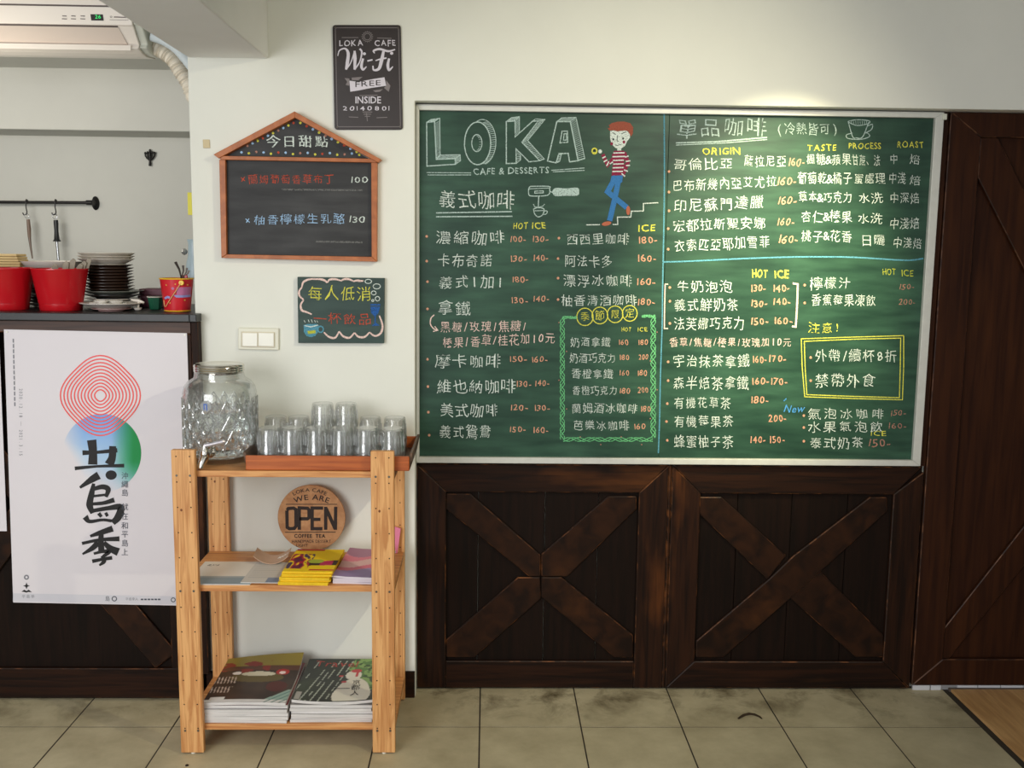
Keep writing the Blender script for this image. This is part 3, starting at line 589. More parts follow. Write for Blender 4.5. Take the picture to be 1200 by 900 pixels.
I.line('jeans', z2([(492, 580), (432, 688), (568, 800)]), 6.2, lift=lf); I.line('jeans', z2([(515, 578), (482, 740), (446, 892)]), 6.2, lift=lf + .0003); I.poly('jeans', z2([(460, 576), (540, 572), (535, 620), (500, 640), (452, 615)]), lf + .0005)
I.ell('shoe', *z2([(577, 820)])[0], 2.3, 5.4, lift=lf + .0005); I.ell('shoe', *z2([(425, 912)])[0], 5.6, 2.4, lift=lf + .0005, rot=-.2)
I.flush('walking_man_drawing', bd, CH)
# arrow, circles, wavy border, brackets, boxes
I = Ink(mp)
I.line('pink', curve([(509, 369), (505, 373), (504.5, 380), (508, 385), (512, 387)], 4), 1.3); I.line('pink', [(507.5, 388.5), (513, 387), (509.5, 382.5)], 1.2); I.flush('arrow_mark', bd, CH)
for x, y, r in ((685.5, 371.3, 9.6), (703, 369.7, 9.2), (720.8, 368.3, 9.2), (738, 367.2, 8.6)): I.ell('yellow', x, y, r, r + .6, w=1.1, seg=26)
I.flush('circle_mark', bd, CH, True)
for c, x, y in zip('季節限定', (685.5, 703, 720.8, 738), (371.3, 369.7, 368.3, 367.2)): T_('yellow', c, x - 6, x + 6, y, 12, name='heading')
for ph in (0, math.pi, 1.6):
    n = 90
    I.line('green', [(659 + 2.6 * math.sin(k * .55 + ph), 373 + (515 - 373) * k / n) for k in range(n + 1)], .9)
    I.line('green', [(765.5 + 2.8 * math.sin(k * .5 + ph), 372 + (513 - 372) * k / n) for k in range(n + 1)], .9)
    I.line('green', [(660 + 105 * k / 60, 515 + 2.2 * math.sin(k * .45 + ph)) for k in range(61)], .9)
    I.line('green', [(659 + 17 * k / 10, 372 + 1.3 * math.sin(k * .8 + ph)) for k in range(11)], 1.0); I.line('green', [(752 + 16 * k / 10, 370.5 + 1.3 * math.sin(k * .8 + ph)) for k in range(11)], 1.0)
I.flush('wavy_border', bd, CH)
for k in range(34):
    t = (k % 12) / 12; x, y = [(655 + (k % 2) * 9, 378 + t * 135), (762 + (k % 2) * 8, 378 + t * 135), (664 + t * 96, 512 + (k % 2) * 9)][k % 3]; I.ell('rust', x, y, .8, .8, seg=6)
I.flush('border_dot', bd, CH, True)
I.line('pink', [(783, 333), (779.5, 333), (778.8, 360), (778.5, 385), (783, 385)], 1.3); I.line('pink', [(929, 332), (935, 333), (934, 360), (932.5, 383), (928, 382.5)], 2.2); I.flush('bracket_mark', bd, CH, True)
for pts in ([(939, 397), (1000, 395), (1059, 393.3), (1059, 430), (1057.5, 468.5), (1000, 467), (943, 465), (940, 430)], [(942.5, 400), (1000, 397.5), (1055.5, 396.2), (1055, 430), (1054, 466), (1000, 464.5), (945.5, 462.5), (943.5, 430)]): I.line('yellow', pts, 1.0, closed=True)
I.flush('boxed_border', bd, CH, True)
I.line('blue2', [(918.5, 470), (921.5, 467)], 1.3); I.flush('tick_mark', bd, CH)

# ================================================================== WALL SIGNS
# house-shaped chalkboard
hb = thing('house_chalkboard', 'house-shaped black chalkboard with an orange-brown wooden frame and pitched top', 'chalkboard', (X(350, 305, YW), YW, Z(350, 305, YW)))
YH = YW - .03
def hp(pts, Y=YH): return W2(pts, Y)
link('writing_surface', MB().prism(hp([(262, 185), (345.5, 137), (437, 189), (437, 302), (263, 298)], YW - .012), YW - .012, YW - .002), M_hboard, hb)
for nm, pts, dy in (('frame_rail', [(250, 181), (345, 130.5), (345.5, 138), (256, 185.5)], -.012), ('frame_rail', [(345, 130.5), (447, 187), (443, 190.5), (345.5, 138)], -.012), ('frame_rail', [(258, 182.5), (441, 186), (441, 190.5), (258, 187)], -.006),
                ('frame_rail', [(256.8, 187), (264, 187), (265.5, 298), (259.3, 302)], 0), ('frame_rail', [(435, 190), (442, 190), (441.5, 306.5), (435.5, 301)], 0), ('frame_rail', [(259.3, 302.3), (265.5, 298), (435.5, 301), (441.5, 306.8)], 0)):
    link(nm, MB().prism(hp(pts, YH + dy), YH + dy, YW - .001), M_house, hb, bevel=.0015, bseg=2)
i = Ink(plane_map(YW - .012))
i.text('white', '今日甜點', 310, 386, 165, 15, slope=.012, bold=.02); i.text('white', '今日甜點', 310.6, 386.6, 165, 15, slope=.012, bold=.02); i.flush('handwriting', hb, CH)
i.text('red', '×蘭姆葡萄香草布丁', 280, 392, 210, 12); i.flush('handwriting', hb, CH); i.text('white', '100', 411, 432, 210.5, 7.5, shear=.1); i.flush('price', hb, CH)
i.text('ice', '×柚香檸檬生乳酪', 284, 405, 258, 13, slope=-.02); i.flush('handwriting', hb, CH); i.text('white', '130', 409, 429, 257, 8, shear=.1); i.flush('price', hb, CH)
ks = ['ice', 'yellow', 'rust', 'ice', 'yellow', 'red']
for k in range(17):
    t = k / 16; i.ell(ks[k % 6], 283 + 138 * t, 178.5 + 2.5 * t + math.sin(k * 2) * 1, 1.5, 1.5, seg=8)
for k in range(10):
    t = k / 9; i.ell(ks[(k + 2) % 6], 290 + 54 * t, 171 - 27 * t, 1.5, 1.5, seg=8); i.ell(ks[(k + 4) % 6], 352 + 66 * t, 144 + 34 * t, 1.6, 1.6, seg=8)
i.flush('chalk_dot', hb, CH, True)
for y, a, b in ((222, 330, 425), (283, 370, 425)): i.line('smudge', [(a, y), (b, y + 1)], 2)
i.flush('chalk_smudge', hb, CH, True)
# wi-fi sign
wfS = thing('wifi_sign', 'tall dark brown tin sign with white lettering offering free Wi-Fi', 'sign', (X(431, 152, YW), YW, Z(431, 152, YW)))
M_tin = mat('dark_tin', (50, 42, 40), .42, var=.12, vs=30); M_wp = mat('off_white_print', (214, 208, 216), .6); M_gp = mat('grey_print', (128, 120, 120), .6)
SM = {'w': M_wp, 'g': M_gp, 'k': M_tin}
def rrect(x0, y0, x1, y1, r, tilt=0, n=4):
    out = []
    for cx_, cy_, a in ((x1 - r, y0 + r, -90), (x1 - r, y1 - r, 0), (x0 + r, y1 - r, 90), (x0 + r, y0 + r, 180)):
        for k in range(n + 1):
            t = math.radians(a + 90 * k / n); x = cx_ + r * math.cos(t); y = cy_ + r * math.sin(t); out.append((x + tilt * (y - y0), y))
    return out
link('tin_plate', MB().prism(W2(rrect(389.5, 29.2, 469.7, 152, 3.5, .02), YW - .008), YW - .008, YW - .003), M_tin, wfS, bevel=.0012, bseg=2)
i = Ink(plane_map(YW - .0082)); yk = YW - .0082
i.line('g', rrect(393, 32.5, 467, 148.5, 2, .02), .7, closed=True)
i.flush('printed_border', wfS, SM)
i.text('w', 'LOKA', 397, 426, 50.5, 7.5, slope=-.01, bold=.01); i.text('w', 'CAFE', 438, 464, 50.5, 7.5, slope=-.01, bold=.01); i.flush('lettering', wfS, SM)
def z6(pts): return [(220 + x / 4, y / 4) for x, y in pts]
def brush(ink, key, pts, ws, cm, n=6):
    P = curve(cm(pts), n); m_ = len(P); wsx = np.interp(np.linspace(0, 1, m_), np.linspace(0, 1, len(ws)), ws).tolist(); ink.line(key, P, wsx)
# script Wi-Fi: W, i, hyphen, F, i
brush(i, 'w', [(703, 262), (712, 236), (738, 228), (752, 250), (748, 295), (742, 326)], [1, 1.5, 2, 3.6, 4, 2.5], z6)
brush(i, 'w', [(742, 326), (765, 292), (782, 240)], [2, 1.2, 1.4], z6); brush(i, 'w', [(782, 238), (784, 275), (782, 326)], [2.4, 4, 2.6], z6); brush(i, 'w', [(782, 326), (806, 290), (816, 245), (806, 228)], [2, 1.4, 2, 2.2], z6)
brush(i, 'w', [(822, 274), (814, 308), (822, 326), (838, 312)], [2.5, 3.2, 2.6, 1], z6); i.ell('w', 220 + 828 / 4, 252 / 4, 1.9, 1.7); i.line('w', z6([(842, 286), (866, 280)]), 1.8)
brush(i, 'w', [(876, 250), (872, 238), (900, 230), (940, 240), (972, 232)], [1, 2.4, 2.6, 2.4, 1.4], z6); brush(i, 'w', [(918, 240), (908, 285), (896, 322), (872, 328), (868, 308)], [3, 4.2, 3.4, 2, 1.6], z6); brush(i, 'w', [(880, 284), (908, 276), (932, 272)], [1.2, 2, 1.6], z6)
brush(i, 'w', [(944, 274), (938, 305), (944, 328), (962, 312)], [2.5, 3.4, 2.8, 1], z6); i.ell('w', 220 + 956 / 4, 250 / 4, 1.9, 1.7)
i.flush('script_lettering', wfS, SM)
i.poly('w', z6([(758, 378), (800, 384), (860, 372), (922, 362), (930, 402), (860, 412), (800, 424), (762, 430)])); i.poly('g', z6([(735, 366), (758, 368), (758, 402), (740, 398), (748, 384)])); i.poly('g', z6([(930, 376), (950, 402), (942, 430), (920, 412), (930, 402)]))
i.poly('g', z6([(768, 364), (820, 360), (800, 376), (770, 376)])); i.poly('g', z6([(868, 424), (915, 418), (900, 430), (880, 432)])); i.flush('ribbon_print', wfS, SM)
i.lift = .0014; i.text('k', 'FREE', 415.5, 447, 99, 6.8, slope=-.08, jit=.3); i.lift = .0008; i.text('w', 'INSIDE', 416, 447, 117, 8, bold=.012, jit=0); i.text('w', '20140801', 400, 457.5, 126.8, 5.4, bold=.006); i.flush('lettering', wfS, SM)
for l_ in ([(722, 176), (800, 176)], [(888, 178), (955, 180)], [(805, 448), (890, 446)], [(755, 548), (800, 550)], [(885, 552), (935, 550)], [(820, 525), (865, 525)], [(824, 535), (860, 535)], [(830, 545), (855, 545)], [(838, 530), (842, 568)]): i.line('g', z6(l_), .8)
i.ell('g', 220 + 842 / 4, 172 / 4, 5.5, 5.5, w=.6); i.ell('g', 220 + 842 / 4, 172 / 4, 3.8, 3.8, w=.8)
for k in range(16):
    a = k * math.pi / 8; i.line('g', [(430.5 + 5.5 * math.cos(a), 43 + 5.5 * math.sin(a)), (430.5 + 7 * math.cos(a), 43 + 7 * math.sin(a))], .5)
i.flush('ornament_line', wfS, SM, True)
for x, y in ((393, 32), (466.5, 32.5), (395.5, 149), (469, 149)):
    p = at(x, y, YW - .009); link('nail', MB().lathe([(.0035, 0), (.0025, .002), (0.0003, .0026)], (0, 0, 0), 10), M_screw, wfS).data.transform(Matrix.Translation(Vector(p)) @ Matrix.Rotation(math.pi / 2, 4, 'X'))
# minimum order board
mbd = thing('small_chalkboard', 'small frameless dark green chalkboard with yellow and red chalk writing and a blue cup', 'chalkboard', (X(400, 403, YW), YW, Z(400, 403, YW)))
link('writing_surface', MB().prism(W2([(348.5, 324.5), (450.5, 326), (450, 402.3), (349.5, 402)], YW - .02), YW - .02, YW - .002), M_mboard, mbd, bevel=.001)
i = Ink(plane_map(YW - .0202))
i.text('yellow', '每人低消', 360, 436, 344, 18, bold=-.004); i.text('red', '一杯飲品', 366, 436, 373.5, 15, bold=.004); i.flush('handwriting', mbd, CH)
def zm(pts): return [(340 + x / 9.475, 315 + y / 9.475) for x, y in pts]
def scal(pts, key='pink', w=(1.6, 2.6, 1.6)): brush(i, key, pts, list(w), zm, 6)
scal([(130, 205), (145, 150), (200, 120), (280, 110)]); scal([(260, 115), (330, 115), (385, 130), (410, 155)]); scal([(410, 155), (440, 120), (500, 115), (560, 130)]); scal([(560, 135), (600, 115), (650, 115), (700, 135)]); scal([(700, 140), (740, 130), (780, 135), (815, 132)])
scal([(130, 205), (100, 250), (105, 300), (150, 345)]); scal([(150, 345), (118, 400), (130, 460), (180, 480), (240, 505)]); scal([(375, 705), (430, 755), (500, 765), (545, 695)]); scal([(545, 695), (590, 750), (660, 765), (715, 710)]); scal([(715, 710), (760, 755), (830, 755), (880, 705)]); scal([(880, 705), (940, 745), (1000, 720), (1025, 660), (1020, 600), (990, 520)])
i.flush('scallop_mark', mbd, CH, True)
for c, r in (((868, 140), (3.8, 2.4)), ((962, 195), (4.2, 3)), ((928, 268), (2.8, 2.3)), ((970, 332), (2.6, 2.6)), ((918, 352), (1.2, 1.2))): i.ell('white', *zm([c])[0], *r, w=.9)
i.flush('bubble_mark', mbd, CH, True)
i.line('deep', zm([(890, 400), (1000, 400)]), 2); i.poly('deep', zm([(890, 420), (1000, 420), (980, 490), (955, 525), (935, 525), (900, 490)])); i.line('deep', zm([(945, 520), (943, 600)]), 1.4); i.poly('deep', zm([(905, 635), (940, 600), (955, 600), (995, 630)])); i.flush('glass_drawing', mbd, CH)
i.poly('blue', zm([(150, 625), (200, 612), (300, 612), (318, 630), (310, 700), (280, 745), (230, 760), (180, 745), (152, 700)])); i.ell('blue', *zm([(338, 672)])[0], 3.2, 3.6, w=1.6); i.line('white', zm([(160, 630), (230, 645), (310, 625)]), 1.2, lift=.0014); i.poly('dullyel', zm([(190, 690), (280, 680), (285, 715), (200, 725)]), .0014)
for x in (155, 200, 235, 270, 295): i.line('white', zm([(x, 560 + abs(x - 220) * .2), (x + 12, 595)]), .7)
i.flush('cup_drawing', mbd, CH)
# light switch
sw = thing('light_switch', 'white double rocker light switch in a cream surface box', 'switch', (X(303, 411, YW), YW, Z(303, 411, YW)))
M_cream = mat('cream_plastic', (222, 220, 202), .4); M_rock = mat('white_plastic', (238, 236, 224), .3)
link('back_box', MB().prism(W2([(279, 384), (326.5, 385), (326.5, 410.5), (279, 409.5)], YW - .012), YW - .012, YW - .0005), M_cream, sw, bevel=.003, bseg=2)
link('bezel', MB().prism(W2([(282.5, 388.5), (322, 389.2), (322, 407.5), (282.5, 406.7)], YW - .015), YW - .015, YW - .0121), mat('warm_bezel', (206, 196, 170), .4), sw, bevel=.001)
for a, b in ((284, 301.5), (302.8, 320.8)): link('rocker', MB().prism(W2([(a, 390), (b, 390.4), (b, 406), (a, 405.6)], YW - .019), YW - .019, YW - .0151), M_rock, sw, bevel=.0015, bseg=2)
tag(link('wall_tab', MB().prism(W2([(237.5, 163.5), (245.5, 163.5), (246, 173.5), (238, 173.5)], YW - .004), YW - .004, YW - .0003), mat('tan_tape', (202, 184, 142), .5), bevel=.001), 'small square tan tab stuck on the white wall left of the house board', 'tab')

# ================================================================== COUNTER AND POSTERS
YC = -.075; ZC = 1.560
ct = thing('counter', 'dark stained bar counter front with crossed barn braces behind the poster', 'counter', (-2.2, .1, 0))
link('carcass', MB().box(-3.6, -1.136, YC + .02, .52, .0, ZC - .03), M_dkp, ct)
link('top_rail', MB().box(-3.6, -1.1365, YC - .004, YC + .019, Z(100, 390, YC), ZC - .031), [M_cfront, M_edge], ct, bevel=.003, bmat=1)
link('bottom_rail', MB().box(-3.6, -1.1365, YC - .004, YC + .019, .012, Z(100, 783, YC)), [M_dkh, M_edge], ct, bevel=.003, bmat=1)
zb_, zt_ = Z(100, 783, YC) + .001, Z(100, 390, YC) - .001
link('stile', MB().box(-1.255, -1.1365, YC - .004, YC + .019, zb_, zt_), [M_dkv, M_edge], ct, bevel=.003, bmat=1)
link('end_post', MB().box(-1.135, -1.108, YC - .010, YW - .0015, .115, ZC - .031), [M_dkv, M_edge], ct, bevel=.002, bmat=1)
link('stile', MB().box(-2.42, -2.30, YC - .004, YC + .019, zb_, zt_), [M_dkv, M_edge], ct, bevel=.003, bmat=1)
for a, b in (((-2.28, zb_ + .03), (-1.28, zt_ - .03)), ((-2.28, zt_ - .03), (-1.28, zb_ + .03))): link('brace', MB().prism(clip_arm(a, b, .11), YC + (.002 if a[1] < 1 else .0035), YC + .0195), [M_dkd, M_edge], ct, bevel=.003, bmat=1)
wt = thing('countertop', 'thin black worktop along the kitchen counter, edge on', 'worktop', (-2.2, .1, ZC - .03))
link('slab', MB().box(-3.6, -1.133, YC - .035, .56, ZC - .030, ZC).box(-1.1332, -1.106, YC - .035, YW - .001, ZC - .030, ZC), M_counter, wt, bevel=.003, bseg=2)
YP = YC - .0065
M_paper = mat('poster_paper', (222, 216, 219), .55, var=.02, vs=3, bump=.12, bs=6)
def poster_sheet(parent, px, name='sheet', nb=10):
    (x0, y0), (x1, y1), (x2, y2), (x3, y3) = px
    def fn(u, v):
        a = (x0 + (x1 - x0) * u, y0 + (y1 - y0) * u); b = (x3 + (x2 - x3) * u, y3 + (y2 - y3) * u)
        x, y = b[0] + (a[0] - b[0]) * v, b[1] + (a[1] - b[1]) * v
        p = at(x, y, YP); return (p[0], YP + .0, p[2])
    mb = MB(); mb.prism([(fn(0, 0)[0], fn(0, 0)[2]), (fn(1, 0)[0], fn(1, 0)[2]), (fn(1, 1)[0], fn(1, 1)[2]), (fn(0, 1)[0], fn(0, 1)[2])], YP, YP + .0012)
    return link(name, mb, M_paper, parent)
po = thing('poster', 'tall white event poster with red rings, a blue-green disc and black brush characters', 'poster', (-1.48, YP, .44))
poster_sheet(po, [(4.5, 386), (219, 390.5), (228.5, 710), (15.5, 706)])
PM = {'k': M_tag_black, 'r': mat('red_ring_print', (238, 92, 88), .6), 'g': mat('grey_small_print', (128, 128, 134), .6), 'l': mat('pale_grey_band', (206, 204, 210), .6), 'b': mat('slate_print', (70, 74, 84), .6)}
mpp = plane_map(YP)
i = Ink(mpp)
# two-tone disc
def disc_fn(u, v):
    a = u * 2 * math.pi; r = 46 * v; p = mpp(np.array([[119.5 + r * math.cos(a), 531 + r * math.sin(a)]]), .0006)[0]; return tuple(p)
def disc_col(u, v):
    a = u * 2 * np.pi; x = v * np.cos(a); y = v * np.sin(a); pap = np.array([222, 216, 219.]); blue = np.array([120, 165, 225.]); gr = np.array([20, 140, 70.]); lt = np.array([176, 206, 232.])
    g = np.clip((x - .25) / .55, 0, 1)[:, None] * np.clip(1.0 - (y - .2) / .8, .25, 1)[:, None]; b = np.clip((-y + .1) / .9, 0, 1)[:, None]; fade = np.clip((y - x * .6 - .15) / .75, 0, 1)[:, None]; fl = np.clip((-x - .45) / .55, 0, 1)[:, None]
    c = lt * (1 - b) + blue * b; c = c * (1 - g) + gr * g; f = np.clip(fade + fl * .8, 0, 1); return c * (1 - f) + pap * f
printed('gradient_disc', disc_fn, disc_col, po, 72, 24, M_printmatt)
for k in range(11):
    r = 6.5 + k * 3.62; pts = []
    for q in range(64):
        a = 2 * math.pi * q / 64; n_ = 2.9 - .5 * (1 - k / 10); ca, sa = math.cos(a + math.pi / 4), math.sin(a + math.pi / 4); rr = r / ((abs(ca) ** n_ + abs(sa) ** n_) ** (1 / n_)) * .985
        pts.append((117.6 + rr * math.cos(a), 463.5 + rr * math.sin(a)))
    i.line('r', pts, 1.55, closed=True, lift=.0010)
i.flush('red_ring', po, PM, True)
def z9(pts): return [(60 + x / 3.333, 410 + y / 3.333) for x, y in pts]
def bs(pts, ws): brush(i, 'k', pts, [w * 1.22 / 3.333 for w in ws], z9, 6)
i.lift = .0014
bs([(158, 352), (163, 400), (162, 448)], [30, 26, 30]); bs([(240, 376), (238, 420), (226, 448)], [22, 24, 30]); bs([(122, 402), (180, 400), (258, 392)], [16, 10, 14]); bs([(92, 463), (180, 455), (285, 452)], [12, 8, 12])
bs([(186, 490), (160, 505), (112, 538)], [26, 22, 8]); i.ell('k', 60 + 234 / 3.333, 410 + 489 / 3.333, 6.6, 5.6)
bs([(166, 522), (158, 560), (150, 605), (162, 638)], [10, 18, 22, 14]); bs([(160, 545), (200, 535), (222, 545), (214, 575)], [12, 16, 18, 10]); bs([(160, 572), (212, 566)], [8, 8]); bs([(160, 602), (205, 598), (246, 586)], [10, 12, 16]); bs([(165, 628), (225, 618), (270, 615), (262, 652), (240, 676)], [12, 14, 22, 24, 18]); bs([(132, 652), (150, 670), (200, 664), (236, 668)], [20, 12, 9, 10]); bs([(185, 638), (196, 652)], [12, 10]); bs([(212, 636), (220, 650)], [10, 10])
bs([(152, 728), (190, 715), (240, 698)], [8, 16, 20]); bs([(120, 756), (190, 742), (266, 738)], [10, 10, 16]); bs([(196, 712), (194, 745), (196, 790)], [14, 18, 20]); bs([(184, 752), (160, 775), (122, 798)], [20, 16, 6]); bs([(206, 752), (230, 775), (262, 790)], [12, 20, 26]); bs([(166, 796), (200, 788), (226, 788), (202, 808)], [8, 10, 14, 10]); bs([(200, 804), (206, 826), (188, 842)], [12, 14, 6]); bs([(160, 826), (200, 818), (238, 812)], [12, 10, 12])
i.flush('brush_characters', po, PM); i.lift = .0009
for c, y in zip('沖繩島就在和平島上', (557.5, 567.5, 577.5, 594, 605, 616, 626, 636.5, 647)): i.text('b', c, 142, 150.5, y, 8.2, jit=0, lift=.0016)
i.text('g', '2020.12.18 ─ 2021.3.15', 24.5, 104, 455, 5.2, jit=0, rot=math.pi / 2); [i.line('g', [(15.5 + k * .15, 397 + k * 6.2), (15.6 + k * .15, 401.5 + k * 6.2)], 1.5) for k in range(13)]; i.flush('small_print', po, PM)
i.line('l', [(15.2, 700), (206, 703.5), (228, 704)], 9.5, lift=.0007); i.flush('footer_band', po, PM)
i.ell('g', 31, 676.5, 2.2, 2.2, w=1.6); i.poly('k', [(31, 682.5), (32.2, 685.6), (35, 686.5), (32.2, 687.6), (31, 690.5), (29.8, 687.6), (27, 686.5), (29.8, 685.6)]); i.poly('k', [(25, 693.5), (28.5, 691), (31, 692.6), (33.5, 691), (37.5, 694), (33, 693.7), (31, 694.5), (28, 693.7)])
i.text('g', '平島季', 25, 41, 699, 4, jit=0); i.text('b', '島', 123, 129, 701.5, 6, jit=0); i.ell('b', 134, 701.7, 2.6, 2.6, w=1.1); i.text('g', '平島季人', 147, 162, 702, 3.6, jit=0); [i.line('b', [(165 + k * 4, 702.4), (168 + k * 4, 702.5)], 1.8) for k in range(6)]; i.ell('b', 203, 703, 2.4, 2.4, w=1)
i.flush('footer_marks', po, PM)
for x, y in ((216.5, 392.5), (8, 389)): p = at(x, y, YP - .002); link('pin', MB().box(p[0] - .003, p[0] + .003, YP - .003, YP - .0002, p[2] - .003, p[2] + .003), M_rock, po)
po2 = thing('poster', 'second white poster at the far left, only its right edge showing', 'poster', (-2.1, YP, .7))
poster_sheet(po2, [(-210, 380), (-1.5, 386), (8, 622.5), (-200, 620)])
tag(po2, 'second white poster at the far left, only its right edge showing', 'poster')

# ================================================================== WOODEN SHELF RACK
SX0, SX1 = -1.0926, -.3226; PW = .0814
YF0, YF1, YK0, YK1 = -.512, -.487, -.080, -.0535
ZS = [.103, .624, 1.040]; TH = .022
rk = thing('shelf_rack', 'open three-tier pine shelf rack with pre-drilled posts', 'shelf', ((SX0 + SX1) / 2, -.28, 0))
for x0 in (SX0, SX1 - PW):
    for (y0, y1) in ((YF0, YF1), (YK0, YK1)):
        pst = link('post', MB().box(x0, x0 + PW, y0, y1, .006, 1.118), M_pine, rk, bevel=.003, bseg=2)
        h = MB(); sc_ = MB()
        for z in np.arange(.10, 1.10, .0905):
            for dx in (.0175, PW - .0175): h.add([(x0 + dx + .0026 * math.cos(a), y0 - .0005, z + .0026 * math.sin(a)) for a in np.linspace(0, 2 * math.pi, 9)[:-1][::-1]], [tuple(range(8))])
        for z in [q + .0 - .012 for q in ZS]:
            for dx in (.0175, PW - .0175): sc_.add([(x0 + dx + .0042 * math.cos(a), y0 - .0012, z + .0042 * math.sin(a)) for a in np.linspace(0, 2 * math.pi, 11)[:-1][::-1]], [tuple(range(10))])
        link('peg_holes', h, M_hole, pst); link('screw_heads', sc_, M_screw, pst)
        link('foot_pad', MB().lathe([(.008, 0), (.008, .006)], (x0 + PW / 2, (y0 + y1) / 2, 0), 12, True, True), M_rock, pst)
        if x0 > -.9 and y0 > -.2:
            link('knot', MB().add([(x0 + .045 + .008 * math.cos(a), y0 - .0006, .985 + .010 * math.sin(a)) for a in np.linspace(0, 2 * math.pi, 13)[:-1][::-1]], [tuple(range(12))]), M_hole, pst)
        else:
            link('knot', MB().add([(x0 + .03 + .004 * math.cos(a), y0 - .0006, .905 + .005 * math.sin(a)) for a in np.linspace(0, 2 * math.pi, 11)[:-1][::-1]], [tuple(range(10))]), mat('knot_brown', (120, 66, 30), .6), pst)
for z in ZS:
    link('shelf_board', MB().box(SX0 + .002, SX1 - .002, YF1 + .0005, YK0 - .0005, z - TH, z), M_pineh, rk, bevel=.002, bseg=2)
    for x in (SX0 + .012, SX1 - .030): link('side_bearer', MB().box(x, x + .018, YF1 + .0006, YK0 - .0006, z - TH - .034, z - TH - .0005), M_pineh, rk, bevel=.002)
# water dispenser
def glassmat(name, tint, refl, edge=.25, rough=.02, bump=0, bscale=40, tl=.05):
    m, nt, b, N, L = newmat(name); N.remove(b); out = N['Material Output']
    t = N.new('ShaderNodeBsdfTransparent'); t.inputs[0].default_value = (*tint, 1); g = N.new('ShaderNodeBsdfGlossy'); g.inputs['Roughness'].default_value = rough
    lw = N.new('ShaderNodeLayerWeight'); lw.inputs['Blend'].default_value = edge; mr = N.new('ShaderNodeMapRange'); mr.inputs[3].default_value = refl; mr.inputs[4].default_value = .75
    L.new(lw.outputs['Facing'], mr.inputs[0]); mx = N.new('ShaderNodeMixShader'); L.new(mr.outputs[0], mx.inputs[0]); L.new(g.outputs[0], mx.inputs[2])
    df = N.new('ShaderNodeBsdfTranslucent'); df.inputs[0].default_value = (.95, .96, .95, 1); m2 = N.new('ShaderNodeMixShader'); m2.inputs[0].default_value = tl
    L.new(t.outputs[0], m2.inputs[1]); L.new(df.outputs[0], m2.inputs[2]); L.new(m2.outputs[0], mx.inputs[1]); L.new(mx.outputs[0], out.inputs[0])
    if bump:
        tc = N.new('ShaderNodeTexCoord'); n2 = N.new('ShaderNodeTexVoronoi'); n2.inputs['Scale'].default_value = bscale; L.new(tc.outputs['Object'], n2.inputs['Vector'])
        bp = N.new('ShaderNodeBump'); bp.inputs['Strength'].default_value = bump; bp.inputs['Distance'].default_value = .01; L.new(n2.outputs[0], bp.inputs['Height']); L.new(bp.outputs[0], g.inputs['Normal']); L.new(bp.outputs[0], lw.inputs['Normal'])
    return m
M_glass = glassmat('tumbler_glass', (.985, .99, .988), .04, .32, tl=.08)
M_jar = glassmat('jar_glass', (.975, .985, .98), .04, .25)
M_emb = glassmat('embossed_glass', (.98, .99, .985), .22, .55, tl=.30)
M_water = mat('water', (246, 250, 250), .0, trans=1, ior=1.33, bump=.12, bs=30)
M_chrome = mat('chrome', (215, 210, 200), .14, metal=1)
DX, DY, DZ = -.975, -.300, ZS[2]
dsx = thing('water_dispenser', 'large clear glass water jar with a silver screw lid and metal tap', 'dispenser', (DX, DY, DZ))
outer = [(.001, 0), (.095, .0), (.118, .006), (.128, .02), (.1305, .05), (.1315, .225), (.1305, .252), (.125, .274), (.113, .291), (.098, .301), (.090, .306), (.086, .330)]
inner = [(r - .0045, max(z, .016)) for r, z in outer[::-1] if r > .1 or z > .25]
inner = [(.0815, .330), (.0835, .305), (.0935, .297), (.109, .286), (.1205, .271), (.126, .25), (.127, .225), (.126, .05), (.122, .028), (.1, .018), (.001, .018)]
jar = link('jar', MB().lathe(outer + inner, (DX, DY, DZ), 64), M_jar, dsx, smooth=True)
# embossed diamonds with a drop in each (relief on the glass)
em = MB()
def onjar(a, z, lift=.0015):
    r = .1315 + lift; return (DX + r * math.cos(a), DY + r * math.sin(a), DZ + z)
NA = 22
for row in range(5):
    zc = .060 + row * .036
    for k in range(NA):
        a0 = 2 * math.pi * (k + .5 * (row % 2)) / NA; da = math.pi / NA
        for sc2 in (.92, .5):
            pts = [onjar(a0 + da * sc2 * math.sin(t), zc + .034 * sc2 * math.cos(t) * (1 if math.cos(t) > 0 else .9)) for t in (np.linspace(0, 2 * math.pi, 5) if sc2 > .6 else np.linspace(0, 2 * math.pi, 9))]
            em.tube(pts, .0021, 5)
link('embossed_pattern', em, M_emb, jar, smooth=True)
i_med = MB().lathe([(.0001, .0029), (.020, .0029), (.021, 0)], (0, 0, 0), 20); o_ = link('medallion', i_med, M_emb, jar, smooth=True)
a_ = math.radians(-96); o_.data.transform(Matrix.Translation((DX + .133 * math.cos(a_), DY + .133 * math.sin(a_), DZ + .218)) @ Matrix.Rotation(a_ + math.pi / 2, 4, 'Z') @ Matrix.Rotation(math.pi / 2, 4, 'X'))
mm = Matrix.Translation((DX + .1355 * math.cos(a_), DY + .1355 * math.sin(a_), DZ + .218)) @ Matrix.Rotation(a_ + math.pi / 2, 4, 'Z')
o_ = link('blue_mark', MB().box(-.008, -.004, -.0006, 0, -.012, .010).box(-.004, .003, -.0006, 0, .006, .010).box(.001, .005, -.0006, 0, -.013, .010), mat('blue_print', (60, 100, 180), .5), jar); o_.data.transform(mm)
link('water', MB().lathe([(.001, .0188), (.0995, .0188), (.1215, .0285), (.1255, .05), (.1263, .190), (.001, .190)], (DX, DY, DZ), 64), M_water, dsx, smooth=True)
